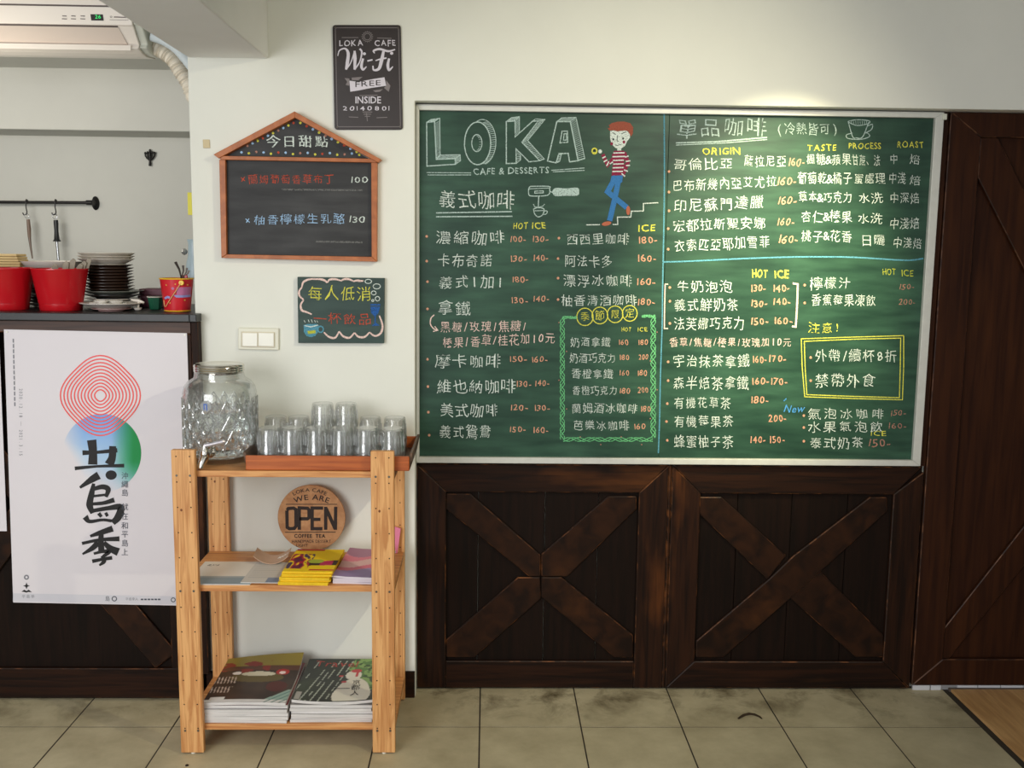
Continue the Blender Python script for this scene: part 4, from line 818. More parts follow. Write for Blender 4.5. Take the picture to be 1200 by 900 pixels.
lid = link('lid', MB().lathe([(.001, .322), (.083, .322), (.0885, .328), (.090, .331), (.088, .335), (.090, .339), (.088, .343), (.090, .347), (.0885, .352), (.085, .355), (.078, .353), (.001, .353)], (DX, DY, DZ), 64), M_chrome, dsx, smooth=True)
tx, ty, tz_ = X(240, 533, DY - .17), DY - .1325, DZ + .055
tap = link('tap', MB().tube([(tx + .016, ty + .012, tz_), (tx, ty - .035, tz_)], .014, 14).lathe([(.001, -.018), (.015, -.015), (.019, 0), (.016, .013), (.011, .022), (.010, .030), (.001, .031)], (tx, ty - .036, tz_), 20), M_chrome, dsx, smooth=True)
link('spout', MB().tube([(tx, ty - .036, tz_ - .006), (tx - .003, ty - .046, tz_ - .018), (tx - .008, ty - .054, tz_ - .034), (tx - .010, ty - .056, tz_ - .046)], .009, 14, rad=[.016, .0155, .0125, .0105]), M_chrome, tap, smooth=True)
link('lever', MB().tube([(tx, ty - .036, tz_ + .030), (tx + .025, ty - .040, tz_ + .036), (tx + .070, ty - .048, tz_ + .048), (tx + .076, ty - .049, tz_ + .047)], .005, 12, rad=[.008, .007, .0085, .003]), mat('satin_lever', (205, 200, 206), .3, metal=.7), tap, smooth=True)
link('washer', MB().tube([(tx + .012, ty + .008, tz_), (tx + .009, ty - .004, tz_)], .019, 20), M_chrome, tap, smooth=True)
# tray
TX0, TX1, TY0, TY1, TZ = -.845, -.272, -.478, -.088, ZS[2] + .001
# the right post stands in front of the tray
tr = thing('serving_tray', 'reddish-brown wooden serving tray full of upturned glasses', 'tray', ((TX0 + TX1) / 2, (TY0 + TY1) / 2, TZ))
link('tray_base', MB().box(TX0 + .004, TX1 - .004, TY0 + .0125, TY1 - .0125, TZ, TZ + .009), M_trayd, tr, bevel=.001)
link('side_rail', MB().box(TX0, TX1, TY0, TY0 + .012, TZ, TZ + .052), M_tray, tr, bevel=.003, bseg=2)
link('side_rail', MB().box(TX0, TX1, TY1 - .012, TY1, TZ, TZ + .052), M_tray, tr, bevel=.003, bseg=2)
for x, d in ((TX0, -1), (TX1, 1)):
    mb = MB().prism([(x, TZ), (x - d * .011, TZ), (x - d * .011 + d * .012, TZ + .062), (x + d * .012, TZ + .062)], TY0 + .0125, TY1 - .0125)
    link('end_board', mb, M_trayd, tr, bevel=.002)
# tumblers: upturned and nested in twos and threes
GP = [(r * 1.09, z) for r, z in [(.0425, 0), (.0425, .004), (.0405, .022), (.0395, .024), (.037, .075), (.0355, .084), (.033, .088), (.001, .088), (.001, .079), (.031, .078), (.0335, .07), (.036, .03), (.0385, .018), (.0405, 0), (.0425, 0)]]
mbg = MB().lathe(GP, (0, 0, 0), 26)
gm = bpy.data.meshes.new('drinking_glass'); gm.from_pydata(mbg.v, [], mbg.f); gm.materials.append(M_glass); gm.polygons.foreach_set('use_smooth', [True] * len(gm.polygons)); gm.update(); gm.set_sharp_from_angle(angle=math.radians(50))
fl = MB()
for k in range(20):
    a = 2 * math.pi * k / 20; c, s_ = math.cos(a), math.sin(a); fl.tube([(.0436 * c, .0436 * s_, .026), (.0416 * c, .0416 * s_, .062)], .0012, 4)
fm = bpy.data.meshes.new('flute_relief'); fm.from_pydata(fl.v, [], fl.f); fm.materials.append(M_emb); fm.update()
ordn = ['first', 'second', 'third', 'fourth', 'fifth', 'sixth']
NEST = .041; z0 = TZ + .0095
def glass(x, y, z, label):
    o = bpy.data.objects.new('drinking_glass', gm); COL.objects.link(o); o.location = (x, y, z); tag(o, label, 'glass', 'upturned tumblers on the serving tray')
    c = bpy.data.objects.new('fluting', fm); COL.objects.link(c); c.parent = o
    return o
lev = ['bottom', 'upper', 'topmost']
for k, px in enumerate((317, 343.5, 372, 401, 430, 460)):
    gx = X(px, 535, -.415)
    for l in range(2): glass(gx + random.uniform(-.001, .001), -.415 + random.uniform(-.004, .004), z0 + l * NEST * 1.12, f'clear upturned tumbler, front row of the tray, {ordn[k]} stack from the left, {lev[l]} glass')
for k, px in enumerate((323.5, 350.5, 378.5, 406, 434.5, 463)):
    gx = X(px, 500, -.185)
    for l in range(3 if k in (2, 3) else 2): glass(gx, -.185 + random.uniform(-.004, .004), z0 + l * NEST * 1.15 + (.004 if l == 2 else 0), f'clear upturned tumbler, back row of the tray, {ordn[k]} stack from the left, {lev[l]} glass')
for k, px in enumerate((320, 347, 375, 403.5, 432, 461)):
    gx = X(px, 515, -.300)
    glass(gx, -.300 + random.uniform(-.004, .004), z0, f'single clear upturned tumbler in the middle row of the tray, {ordn[k]} from the left')
# OPEN sign leaning on the wall
os_ = thing('open_sign', 'round plywood sign reading OPEN in black, standing on the middle shelf', 'sign', (X(365, 645, -.09), -.09, ZS[1]))
YO = -.0925
cxo, czo = X(365, 607, YO), Z(365, 607, YO); ro = czo - ZS[1] - .0005; ro = min(ro, abs(X(404.5, 607, YO) - cxo)); czo = max(czo, ZS[1] + ro)
link('disc', MB().prism([(cxo + ro * math.cos(a), czo + ro * math.sin(a)) for a in np.linspace(0, 2 * math.pi, 65)[:-1]], YO, YO + .010), M_ply, os_, bevel=.001)
i = Ink(plane_map(YO)); OM = {'k': mat('burnt_black_print', (44, 32, 26), .7)}
i.lift = .0008
def zo(pts): return [(325 + x / 10.59, 565 + y / 10.59) for x, y in pts]
for a, b in (((105, 275), (742, 275)), ((95, 622), (725, 620))): i.line('k', zo([a, b]), .9)
i.flush('printed_rule', os_, OM, True)
def strk(pts, w=3.9): i.line('k', zo(pts), w)
strk([(120, 350), (135, 328), (200, 322), (230, 340), (232, 545), (210, 575), (150, 578), (122, 560), (118, 352)]); strk([(272, 592), (272, 320), (375, 325), (393, 345), (393, 440), (375, 455), (275, 455)]); strk([(568, 322), (432, 322), (432, 578), (560, 578)]); strk([(432, 462), (535, 462)])
strk([(600, 592), (600, 306)]); strk([(724, 306), (720, 592)]); strk([(606, 330), (716, 575)], 4.2)
i.flush('open_lettering', os_, OM)
i.text('k', 'WE ARE', 343, 387, 582.5, 6.2, arc=50, jit=0, bold=.012); i.text('k', 'LOKA CAFE', 342, 384, 574, 4.2, arc=42, jit=0, bold=.01); i.text('k', 'COFFEE  TEA', 344.5, 381.5, 628, 4.2, jit=0, bold=.03); i.text('k', 'HANDMADE DESSERT', 342, 388, 634.3, 3.6, jit=0); i.text('k', 'LIGHT', 347, 361, 639, 3.4, jit=0)
i.flush('lettering', os_, OM)

# ---- papers on the middle shelf
M_white = mat('white_paper', (232, 228, 220), .7, var=.03, vs=30)
M_pages = wood('page_edges', (186, 182, 178), (232, 228, 224), (1, 1, 60), rough=.8, bump=.2, pos=(.3, .7))
Z1 = ZS[1] + .0006
def bent(x0, x1, y0, y1, z, th, rot=0, curl=None):
    "mapping of the top of a sheet lying on a shelf; rot in radians about its front left corner"
    c, s_ = math.cos(rot), math.sin(rot)
    def fn(u, v, lift=0):
        x = (x1 - x0) * u; y = (y1 - y0) * v; h = curl(u, v) if curl else 0
        return (x0 + x * c - y * s_, y0 + x * s_ + y * c, z + th + h + lift)
    return fn
def booklet(name, label, cat, group, fn, th, colfn, edge=M_pages, n=46, m=None):
    p0 = fn(.5, .5); o = thing(name, label, cat, (p0[0], p0[1], p0[2] - th), group)
    link('pages', MB().sheet(lambda u, v: fn(u, v), 30 if n > 10 else 2, 30 if n > 10 else 2, th), edge, o)
    if colfn is not None: printed('cover', lambda u, v: fn(.001 + u * .998, .001 + v * .998, .0009), colfn, o, n, n, m)
    return o
def C(*c): return np.array(c, float)
def leaf1(u, v):
    c = np.tile(C(232, 226, 212), (len(u), 1)); c[v < .34] = C(136, 156, 164); c[(v < .34) & (v > .28)] = C(160, 172, 174); return c
f1 = bent(-1.068, -.838, -.483, -.225, Z1, .0025, .0)
lo = booklet('leaflet', 'cream leaflet with a slate-blue foot and three handwritten-style letters, left end of the middle shelf', 'leaflet', 'leaflets on the middle shelf', f1, .0025, leaf1, M_white)
def zc(u, v, fn): return fn(u, v, .0009)
class UV(Ink):
    pass
def uvmap(fn): 
    def m(p, lift): return np.array([fn(a[0], 1 - a[1], lift + .0009) for a in np.asarray(p)])
    return m
i = Ink(uvmap(f1), .0005); i.text('k', 'ays', .10, .30, .16, .09, jit=1, shear=.5); i.flush('lettering', lo, {'k': M_tag_black})
def leaf2(u, v):
    c = np.tile(C(206, 202, 192), (len(u), 1)); st = (np.sin(v * 90) > .3) & (u > .1) & (u < .9) & (v > .2); c[st] = C(190, 188, 180); c[(v < .22) & (u > .62)] = C(120, 134, 158); return c
booklet('leaflet', 'pale grey printed newsletter lying beside the yellow flyers', 'leaflet', 'leaflets on the middle shelf', bent(-.875, -.735, -.470, -.235, Z1 + .0032, .002, -.02), .002, leaf2, M_white)
# curved kraft card tray
M_kraft = mat('kraft_card', (182, 152, 128), .7, var=.1, vs=20)
kx0, kx1 = -.875, -.745; ky0, ky1 = -.27, -.20
kt = thing('card_holder', 'curved brown card holder standing on the pale newsletter', 'holder', ((kx0 + kx1) / 2, -.235, Z1 + .006))
def kf(u, v): return (kx0 + (kx1 - kx0) * u, ky0 + (ky1 - ky0) * v, Z1 + .0075 + .030 * (2 * u - 1) ** 2 + .012 * v + .003)
link('curved_sheet', MB().sheet(kf, 24, 6, .003), M_kraft, kt, smooth=True)
i = Ink(lambda p, lift: np.array([(lambda q: (q[0], q[1], q[2] + lift))(kf(a[0], 1 - a[1])) for a in np.asarray(p)]), .0012); i.line('w', curve([(.66, .55), (.70, .40), (.73, .58), (.77, .42), (.81, .56), (.85, .42), (.89, .55), (.94, .45)], 5), .035); i.flush('lettering', kt, {'w': M_white})
# yellow flyers
YEL = C(246, 214, 14)
def yflyer(u, v):
    c = np.tile(YEL, (len(u), 1)); n1 = hashn(u * 2, v, 5, 1)
    q = (u < .46 - .25 * v * 0) & (v > .10) & (v < .78); c[q & (n1 > -.12)] = C(170, 20, 60); c[q & (n1 > .16)] = C(90, 20, 60); c[q & (n1 < -.35)] = C(60, 50, 90)
    b = (v > .22 + .06 * u) & (v < .36 + .14 * u) & (u > .44); c[b] = C(40, 24, 30); c[b & (u > .66)] = C(190, 30, 90); c[b & (u > .9)] = C(30, 30, 30)
    e = ((u - .55) / .16) ** 2 + ((v - .44) / .09) ** 2 < 1; c[e] = C(170, 190, 60); c[(v < .10) & (u > .5) & (v > .04)] = C(200, 40, 40)
    c[(v > .93) & (u < .6)] = C(190, 50, 40); return c
R = random.Random(4)
for k in range(9):
    z = Z1 + k * .0057; dx = R.uniform(-.004, .004); dy = R.uniform(-.004, .004)
    top = k == 8
    lab = 'topmost yellow flyer of the pile, magenta and black print' if top else f'yellow flyer in the pile under the round sign, {["lowest", "second lowest", "third lowest", "fourth", "fifth", "sixth", "seventh", "eighth"][k]} of the nine'
    booklet('flyer', lab, 'flyer', 'yellow flyers piled on the middle shelf', bent(-.738 + dx + k * .0015, -.560 + dx + k * .0015, -.477 - 0 * k + dy, -.215 + dy, z, .0050, -.03 + R.uniform(-.03, .03)), .0050, (yflyer if top else (lambda u, v: np.tile(YEL, (len(u), 1)))), mat('yellow_card', (238, 196, 20), .5, var=.15, vs=40) if k in (0,) else bpy.data.materials['yellow_card'], 60 if top else 2)
# pink brochures
def pinkf(u, v):
    c = np.tile(C(226, 150, 160), (len(u), 1)); w = np.sin(u * 5 + 1) * .08
    c[(v + w < .30)] = C(150, 130, 176); c[(v + w >= .30) & (v + w < .42)] = C(214, 110, 130); c[(v + w >= .42) & (v + w < .62)] = C(222, 178, 172); c[(v + w >= .62) & (v + w < .80)] = C(220, 124, 140); q = ((u - .3) / .35) ** 2 + ((v - .95) / .25) ** 2 < 1; c[q] = C(168, 116, 140); return c
for k in range(4):
    z = Z1 + k * .0068
    booklet('brochure', ['lowest pale brochure of the pink pile', 'second lowest pale brochure of the pink pile', 'white brochure just under the top of the pink pile', 'pink and mauve brochure, top of the pile by the right post'][k], 'brochure', 'brochures at the right of the middle shelf',
            bent(-.548 + (0 if k < 3 else -.004), -.372, -.462, -.185, z, .0062, (-.06, -.05, -.07, -.10)[k], (lambda u, v: .028 * max(0, v - .35) + .010 * max(0, .3 - u)) if k == 3 else None), .0062, pinkf if k == 3 else (lambda u, v: np.tile(C(206, 190, 204), (len(u), 1))), mat('pale_page_edge%d' % k, (214, 206, 214), .7) , 50 if k == 3 else 2)
pk = thing('brochure', 'pink brochure leaning against the back right post', 'brochure', (-.33, -.10, Z1), 'brochures at the right of the middle shelf')
link('cover', MB().prism([(-.366, Z1), (-.349, Z1), (-.336, Z1 + .100), (-.372, Z1 + .112)], -.1, -.096), mat('bright_pink_card', (226, 128, 158), .5), pk)

# ---- magazines on the bottom shelf
Z0 = ZS[0] + .0006
def carcov(u, v):
    n = hashn(u, v, 6, 3); c = np.tile(C(54, 38, 30), (len(u), 1)) * (1 + .5 * n[:, None])
    c[v > .80] = C(150, 132, 52); c[(v > .72) & (v <= .80)] = C(96, 58, 40); t = (v > .66) & (v < .90) & (u < .62) & (hashn(u, v * 2.2, 7, 5) > .12); c[t] = C(140, 44, 32)
    e = ((u - .5) / .34) ** 2 + ((v - .56) / .11) ** 2 < 1; c[e] = C(98, 84, 40); c[((u - .5) / .22) ** 2 + ((v - .64) / .05) ** 2 < 1] = C(212, 206, 182)
    for cx_ in (.22, .80): c[((u - cx_) / .055) ** 2 + ((v - .66) / .035) ** 2 < 1] = C(236, 226, 220)
    c[((u - .80) / .09) ** 2 + ((v - .68) / .06) ** 2 < .9] = C(168, 40, 36); c[((u - .80) / .04) ** 2 + ((v - .67) / .03) ** 2 < 1] = C(240, 220, 214)
    c[((u - .80) / .13) ** 2 + ((v - .36) / .12) ** 2 < 1] = C(84, 26, 22)
    l_ = (u < .26) & (v > .22) & (v < .62) & (np.sin((u + v * .12) * 150) > .5) & (np.sin(v * 28) > -.5); c[l_] = C(210, 196, 186)
    s2 = (v < .30) & (u > .72) & (v < (u - .66) * .95); c[s2] = C(150, 178, 166); c[(v < .06)] = C(222, 220, 216); c[s2 & (np.sin((u - v) * 70) > .6)] = C(90, 130, 120)
    c[(u < .24) & (u > .06) & (v > .05) & (v < .12)] = C(228, 226, 220); return c
def zz(u, v): return .11 * max(0, v - .5) ** 2 * (.3 + u) + .004 * math.sin(u * 3.1)
MW = .305
R = random.Random(9)
ths = [.0115, .013, .0125, .0135, .012, .010]; z = Z0
posn = ['lowest', 'second lowest', 'third lowest', 'fourth lowest', 'fifth lowest']
for k, th in enumerate(ths):
    top = k == 5; dx, dy = R.uniform(-.006, .006), R.uniform(-.006, .004)
    lab = 'glossy magazine with a dark car front on its cover, top of left pile' if top else f'magazine in the left pile of the bottom shelf, {posn[k]}'
    cc = [C(120, 110, 100), C(190, 190, 184), C(140, 130, 120), C(90, 84, 84), C(126, 40, 50)][k] if not top else None
    booklet('magazine', lab, 'magazine', 'magazines in the left pile', bent(-1.018 + dx, -.718 + dx, -.474 + dy, -.100 + dy, z, th, (.0 if top else R.uniform(-.02, .02)), zz if top else None), th, carcov if top else (lambda u, v, q=cc: np.tile(q, (len(u), 1))), M_pages, 90 if top else 2); z += th + .0006
def jpcov(u, v):
    n = hashn(u, v, 5, 8); c = np.tile(C(34, 42, 30), (len(u), 1)) * (1 + .6 * n[:, None]); g = (u > .60 + .06 * n) & (v > .25); c[g] = C(86, 128, 60); g2 = g & (hashn(u, v, 14, 4) > .05); c[g2] = C(132, 168, 92); g3 = g & (hashn(u, v, 16, 6) < -.2); c[g3] = C(48, 80, 36)
    for a in (.05, .2, .27, .33, .42, .5): c[(np.abs(u - a - (v - .5) * .22) < .008) & (hashn(u, v, 8, a * 9) > -.1) & (v < .95) & (u < .62)] = C(176, 184, 168)
    body = ((u - .70) / (.235 - .10 * np.clip((v - .2) / .35, 0, 1))) ** 2 * 1 + (np.clip(np.abs(v - .24) - .12, 0, 9) / .20) ** 2 < 1; c[body & (v > .02)] = C(226, 222, 204)
    head = ((u - .66) / .105) ** 2 + ((v - .62) / .11) ** 2 < 1; c[head] = C(228, 224, 208); c[((u - .68) / .07) ** 2 + ((v - .72) / .04) ** 2 < 1] = C(196, 62, 66); c[(np.abs(u - .70) < .022) & (v > .58) & (v < .72)] = C(196, 62, 66); c[((u - .50) / .03) ** 2 + ((v - .60) / .02) ** 2 < 1] = C(196, 62, 66); c[((u - .56) / .035) ** 2 + ((v - .46) / .025) ** 2 < 1] = C(190, 54, 60)
    c[(u < .085) & (u > .02) & (v > .02) & (v < .2)] = C(170, 168, 160); return c
z = Z0
posn = ['lowest', 'second lowest', 'third lowest', 'fourth lowest', 'fifth lowest', 'just under the top']
for k in range(7):
    th = .0105; top = k == 6; dx, dy = R.uniform(-.004, .004), R.uniform(-.004, .004)
    fn = bent(-.704 + dx, -.408 + dx, -.474 + dy, -.105 + dy, z, th, 0 if top else R.uniform(-.012, .012), (lambda u, v: .010 * (abs(2 * u - 1) ** 2) * (1 - v) + .03 * max(0, v - .5) ** 2) if top else None)
    lab = 'travel magazine with a white red-capped figure on green, top of right pile' if top else f'magazine in the right pile of the bottom shelf, {posn[k]}'
    o = booklet('magazine', lab, 'magazine', 'magazines in the right pile', fn, th, jpcov if top else (lambda u, v: np.tile(C(168, 164, 160), (len(u), 1))), M_pages, 90 if top else 2); z += th + .0005
    if top:
        i = Ink(uvmap(fn), .0006); i.text('r', 'Travel', .10, .68, .12, .13, jit=1); i.text('k', '京', .66, .78, .56, .13); i.text('k', '都', .67, .79, .68, .13); i.text('k', '人', .68, .80, .81, .12); i.line('k', [(.46, .70), (.66, .70)], .012); i.flush('lettering', o, {'r': mat('red_title_print', (176, 70, 62), .5), 'k': M_tag_black})

# ================================================================== KITCHEN ITEMS ON THE COUNTER
ZK = ZC + .0006
M_red = mat('red_plastic', (190, 22, 32), .22); M_redin = M_red
def bucket(cx, cy, rt, rb, h, label, m=M_red):
    o = thing('bucket', label, 'bucket', (cx, cy, ZK), 'red buckets on the counter')
    link('body', MB().lathe([(.001, 0), (rb * .97, 0), (rb, .003), (rb * 1.02, h * .17), (rb * 1.035, h * .175), (rt * .985, h - .006), (rt * 1.0, h - .004), (rt * 1.0, h), (rt * .965, h), (rb * .97, .006), (.001, .006)], (cx, cy, ZK), 48), m, o, smooth=True)
    return o
bx = (X(69, 340, .03)); rt = abs(X(101, 315, .03) - X(37, 315, .03)) / 2; rb = abs(X(93, 363, .03) - X(45.5, 363, .03)) / 2
hB = Z(69, 314.5, .03) - ZK
b2 = bucket(bx, .045, rt, rb, hB, 'glossy red bucket full of grey spatulas, beside the dark plates')
bx1 = X(5, 340, .03); b1_ = bucket(bx1, .05, rt, rb, hB, 'glossy red bucket at the left edge of the photo')
M_gut = mat('weathered_grey_wood', (150, 140, 122), .6, var=.2, vs=40)
R = random.Random(2)
for k, (px, w) in enumerate(((66, 5), (76, 5), (82, 5), (88, 5), (91, 6), (95, 6))):
    x = X(px, 310, .04); t = thing('spatula', f'grey wooden spatula tip standing in the red bucket, {ordn[k]} from the left', 'utensil', (x, .045, ZK + .02), 'spatulas in the red bucket')
    le = (px - 70) * .0007; top = hB + .012 + .010 * (k % 3)
    link('blade', MB().prism([(bx + (x - bx) * .4 - .010, ZK + .02), (bx + (x - bx) * .4 + .010, ZK + .02), (x + le + .012, ZK + top), (x + le + .002, ZK + top + .008), (x + le - .012, ZK + top - .004)], .03 + .008 * k, .034 + .008 * k), M_gut, t, bevel=.001)
def plate_mesh(r, h, th=.004, foot=.5, scal=0): 
    return MB().lathe([(.001, .003), (r * foot, .003), (r * foot, 0), (r * (foot + .05), 0), (r * (foot + .06), .004), (r, h - th * .4), (r, h), (r * .97, h), (r * (foot + .02), .004 + th), (.001, .004 + th)], (0, 0, 0), 44)
PL = {}
def plate(name, r, h, m, x, y, z, label, cat, group, foot=.5, tilt=0):
    k = (round(r, 3), round(h, 3), m.name)
    if k not in PL:
        o = link(name, plate_mesh(r, h, foot=foot), m, smooth=True); PL[k] = o
    else: o = PL[k].copy(); COL.objects.link(o)
    o.location = (x, y, z); o.rotation_euler = (tilt, tilt * .5, R.uniform(0, 6)); tag(o, label, cat, group); return o
M_pdark = mat('dark_brown_glaze', (58, 40, 30), .3); M_pwhite = mat('white_china', (226, 218, 208), .3); M_pgrey = mat('grey_green_china', (118, 122, 112), .35); M_pcream = mat('cream_grey_china', (206, 198, 184), .35, var=.1, vs=30); M_pblk = mat('black_china', (34, 30, 30), .3); M_pink = mat('rosy_china', (188, 150, 146), .35)
sx_, sy_ = X(128, 325, .22), .22
pitch = .0107; zc_ = Z(128, 352, .09)
# big plates below
pl = [('black dinner plate at the bottom of the tall plate stack', M_pblk, .116, .018), ('second plate up, greyish green, in the tall plate stack', M_pgrey, .112, .016), ('third plate up, white, in the tall plate stack', M_pwhite, .108, .016), ('fourth plate up, black and wide, in the tall stack', M_pblk, .116, .02), ('fifth plate up, grey-green and tilted, wide rim', M_pgrey, .122, .022)]
z = ZK
for k, (lb, m_, r, h) in enumerate(pl):
    plate('plate', r, h, m_, sx_ + .012, sy_, z, lb, 'plate', 'plates in the tall stack'); z += .0125 if k < 4 else .0165
zt = Z(128, 311, sy_ - .09); nd = 9; st = (zt - z) / nd
onum = ['lowest', 'second lowest', 'third lowest', 'fourth lowest', 'fifth lowest', 'fifth highest', 'fourth highest', 'third highest', 'second highest', 'highest']
for k in range(nd): plate('plate', .098, .014, M_pdark, sx_ - .002 + R.uniform(-.003, .003), sy_ + R.uniform(-.003, .003), z, f'dark brown plate in the tall stack, {onum[k]} of the dark ones', 'plate', 'plates in the tall stack', foot=.7); z += st
for k in range(3): plate('plate', .110, .026, M_pcream, sx_ - .010 + R.uniform(-.004, .004), sy_, z, f'cream-grey scalloped plate near the top of the tall stack, {["lowest", "middle", "highest"][k]} of the three', 'plate', 'plates in the tall stack', foot=.6); z += .0115
plate('plate', .104, .012, M_pblk, sx_ - .008, sy_, z, 'thin dark plate crowning the tall plate stack', 'plate', 'plates in the tall stack', foot=.7)
# front white plate with scalloped heap
fx, fy = X(128, 360, .02), .045
plate('plate', .118, .026, M_pwhite, fx, fy, ZK + .006, 'shallow white dish in front of the tall plate stack, holding white cups', 'plate', None, foot=.42); 
plate('plate', .075, .010, M_pink, fx, fy, ZK, 'small rosy plate under the shallow white dish', 'plate', None, foot=.6)
hm = MB()
for k in range(9): 
    a = k * .7; hm.lathe([(.001, .002), (.012, 0), (.022 + .004 * (k % 3), .016)], (fx - .058 + k * .0125, fy - .02 + .025 * math.sin(a * 2), ZK + .016 + .008 * (k % 2)), 12)
tag(link('paper_doilies', hm, M_white, smooth=True), 'crumpled white paper doilies heaped on the shallow white dish', 'doilies', kind='stuff')
# white bowl behind the buckets, on a plate stack
wbx = X(53, 306, .20)
bz = Z(53, 312.5, .20 - .05)
z = ZK; k = 0
while z < bz - .052 and k < 12: plate('plate', .100, .020, M_pdark if k % 3 else M_pwhite, wbx - .02, .26, z, f'plate of the stack hidden behind the red buckets, level {["one", "two", "three", "four", "five", "six", "seven", "eight", "nine", "ten", "eleven", "twelve"][k]} from below', 'plate', 'plates behind the buckets'); z += .0125; k += 1
tag(link('bowl', MB().lathe([(.001, .004), (.05, .004), (.05, 0), (.056, 0), (.06, .005), (.095, .022), (.117, .046), (.121, .052), (.113, .052), (.09, .028), (.055, .011), (.001, .010)], (wbx, .26, z + .010), 48), M_pwhite, smooth=True), 'wide shallow white bowl on top of the plates behind the red bucket', 'bowl')
# pale wooden coasters at the left edge
R = random.Random(6)
M_coast = mat('pale_wood_coaster', (214, 186, 130), .6, var=.12, vs=25)
cxx = X(0, 300, .1)
z = ZK; base = Z(3, 313, .14)
bo = link('wooden_box', MB().box(cxx - .09, cxx + .015, .17, .26, ZK, base - .001), M_trayd, bevel=.003); tag(bo, 'low dark box behind the left bucket carrying pale coasters', 'box')
z = base
for k in range(5):
    c = link('coaster', MB().box(cxx - .09, cxx + .040 + R.uniform(-.008, .006), .17, .26, z, z + .0095), M_coast, bevel=.003, bseg=2); z += .0105
    tag(c, f'pale wooden coaster piled at the left edge, {["lowest", "second", "third", "fourth", "highest"][k]} of five', 'coaster', 'coasters at the left edge')
# purple boxes, green cup, spoon, red tin
x0_, x1_ = X(163, 345, .3), X(192, 345, .3)
zz0 = Z(178, 347, .3)
M_pur = mat('plum_card', (96, 44, 58), .5)
tag(link('plum_box', MB().box(x0_, x1_, .28, .40, ZK, zz0 + .003), M_pur, bevel=.002), 'lower plum-coloured box behind the green cup', 'box', 'plum boxes on the counter')
tag(link('plum_box', MB().box(x0_ + .005, x1_, .285, .40, zz0 + .004, Z(178, 338.5, .3)), M_pur, bevel=.002), 'upper plum-coloured box behind the green cup', 'box', 'plum boxes on the counter')
gx = X(182, 352, .1)
gc = thing('cup', 'small dark green faceted cup between the plates and the red tin', 'cup', (gx, .1, ZK))
gh = Z(182, 347.5, .1) - ZK
link('body', MB().lathe([(.001, .002), (.020, .002), (.024, .006), (.031, gh), (.028, gh), (.021, .008), (.001, .008)], (gx, .1, ZK), 8), mat('dark_green_glaze', (26, 84, 60), .3), gc)
link('rim', MB().lathe([(.0315, gh - .003), (.0325, gh + .001), (.028, gh + .001)], (gx, .1, ZK), 24), M_pcream, gc, smooth=True)
sp = thing('spoon', 'white porcelain spoon lying beside the green cup', 'spoon', (gx - .055, .07, ZK))
link('handle', MB().tube([(gx - .085, .07, ZK + .042), (gx - .055, .07, ZK + .038), (gx - .035, .07, ZK + .030)], .006, 10, rad=[.004, .007, .005]), M_pwhite, sp, smooth=True)
link('bowl', MB().lathe([(.001, 0), (.012, .004), (.016, .012), (.014, .012), (.001, .003)], (gx - .055, .055, ZK), 16), M_pwhite, sp, smooth=True)
link('foot', MB().tube([(gx - .055, .06, ZK + .010), (gx - .055, .068, ZK + .037)], .004, 8), M_pwhite, sp)
tinx = X(207.5, 345, .055); trt = abs(X(227, 326, .055) - X(188.5, 326, .055)) / 2; trb = trt * .76; th_ = Z(207, 325.5, .055) - ZK
trt = min(trt, -1.134 - tinx)
tn = thing('tin_pail', 'small red tin pail with a yellow rim, a handle and a printed pink teacup', 'pail', (tinx, .055, ZK))
link('body', MB().lathe([(.001, 0), (trb, 0), (trt, th_ - .002), (trt * .96, th_ - .002), (trb * .96, .003), (.001, .003)], (tinx, .055, ZK), 40), mat('red_tin_paint', (204, 32, 44), .3), tn, smooth=True)
M_yel = mat('yellow_enamel', (232, 190, 40), .35)
for r, z in ((trt, th_ - .003), (trb, .003)): link('rim', MB().tube([(tinx + r * math.cos(a), .055 + r * math.sin(a), ZK + z) for a in np.linspace(0, 2 * math.pi, 33)], .0025, 8), M_yel, tn, smooth=True)
bxn, bzn = X(212.5, 331.5, -.01), Z(212.5, 331.5, -.01)
def tinpt(px, py, lift=.001):
    p = at(px, py, .0); z = p[2] - ZK; r = trb + (trt - trb) * z / th_ + lift; dx = p[0] - tinx; dx = max(-r * .98, min(r * .98, dx)); return (tinx + dx, .055 - math.sqrt(r * r - dx * dx), p[2])
p = tinpt(212.5, 331.5, .002); btn = link('button', MB().lathe([(.010, 0), (.010, .003), (.0085, .005), (.004, .005), (.004, .0035), (.0005, .0035)], (0, 0, 0), 20), M_yel, tn, smooth=True); btn.data.transform(Matrix.Translation(Vector(p)) @ Matrix.Rotation(math.pi / 2, 4, 'X'))
link('wire_handle', MB().tube([tinpt(212, 332, .006), tinpt(206, 342, .006), tinpt(199, 352, .006), tinpt(193.5, 359.5, .006), tinpt(191.5, 359, .004), tinpt(190.5, 352, .002)], .0018, 6), mat('tan_handle', (222, 170, 110), .5), tn, smooth=True)
i = Ink(lambda p, lift: np.array([tinpt(a[0], a[1], lift + .0004) for a in np.asarray(p)]), .0008)
TM = {'p': mat('lilac_print', (186, 110, 150), .5), 'b': mat('pale_blue_print', (150, 150, 204), .5), 'y': mat('yellow_star_print', (224, 180, 80), .5)}
for k in range(6): i.line('p', [(x_, 337.4 + k * 1.55) for x_ in np.linspace(207, 221, 12)], 1.6)
for k in range(3): i.line('b', [(x_, 346.2 + k * .8 + .5 * math.sin((x_ - 204) / 18 * math.pi)) for x_ in np.linspace(204 + k, 222 - k, 14)], 1.2)
i.line('b', [(192, 350), (196, 348), (199, 349)], 2.6); i.ell('p', 203, 338, 1.8, 1.6)
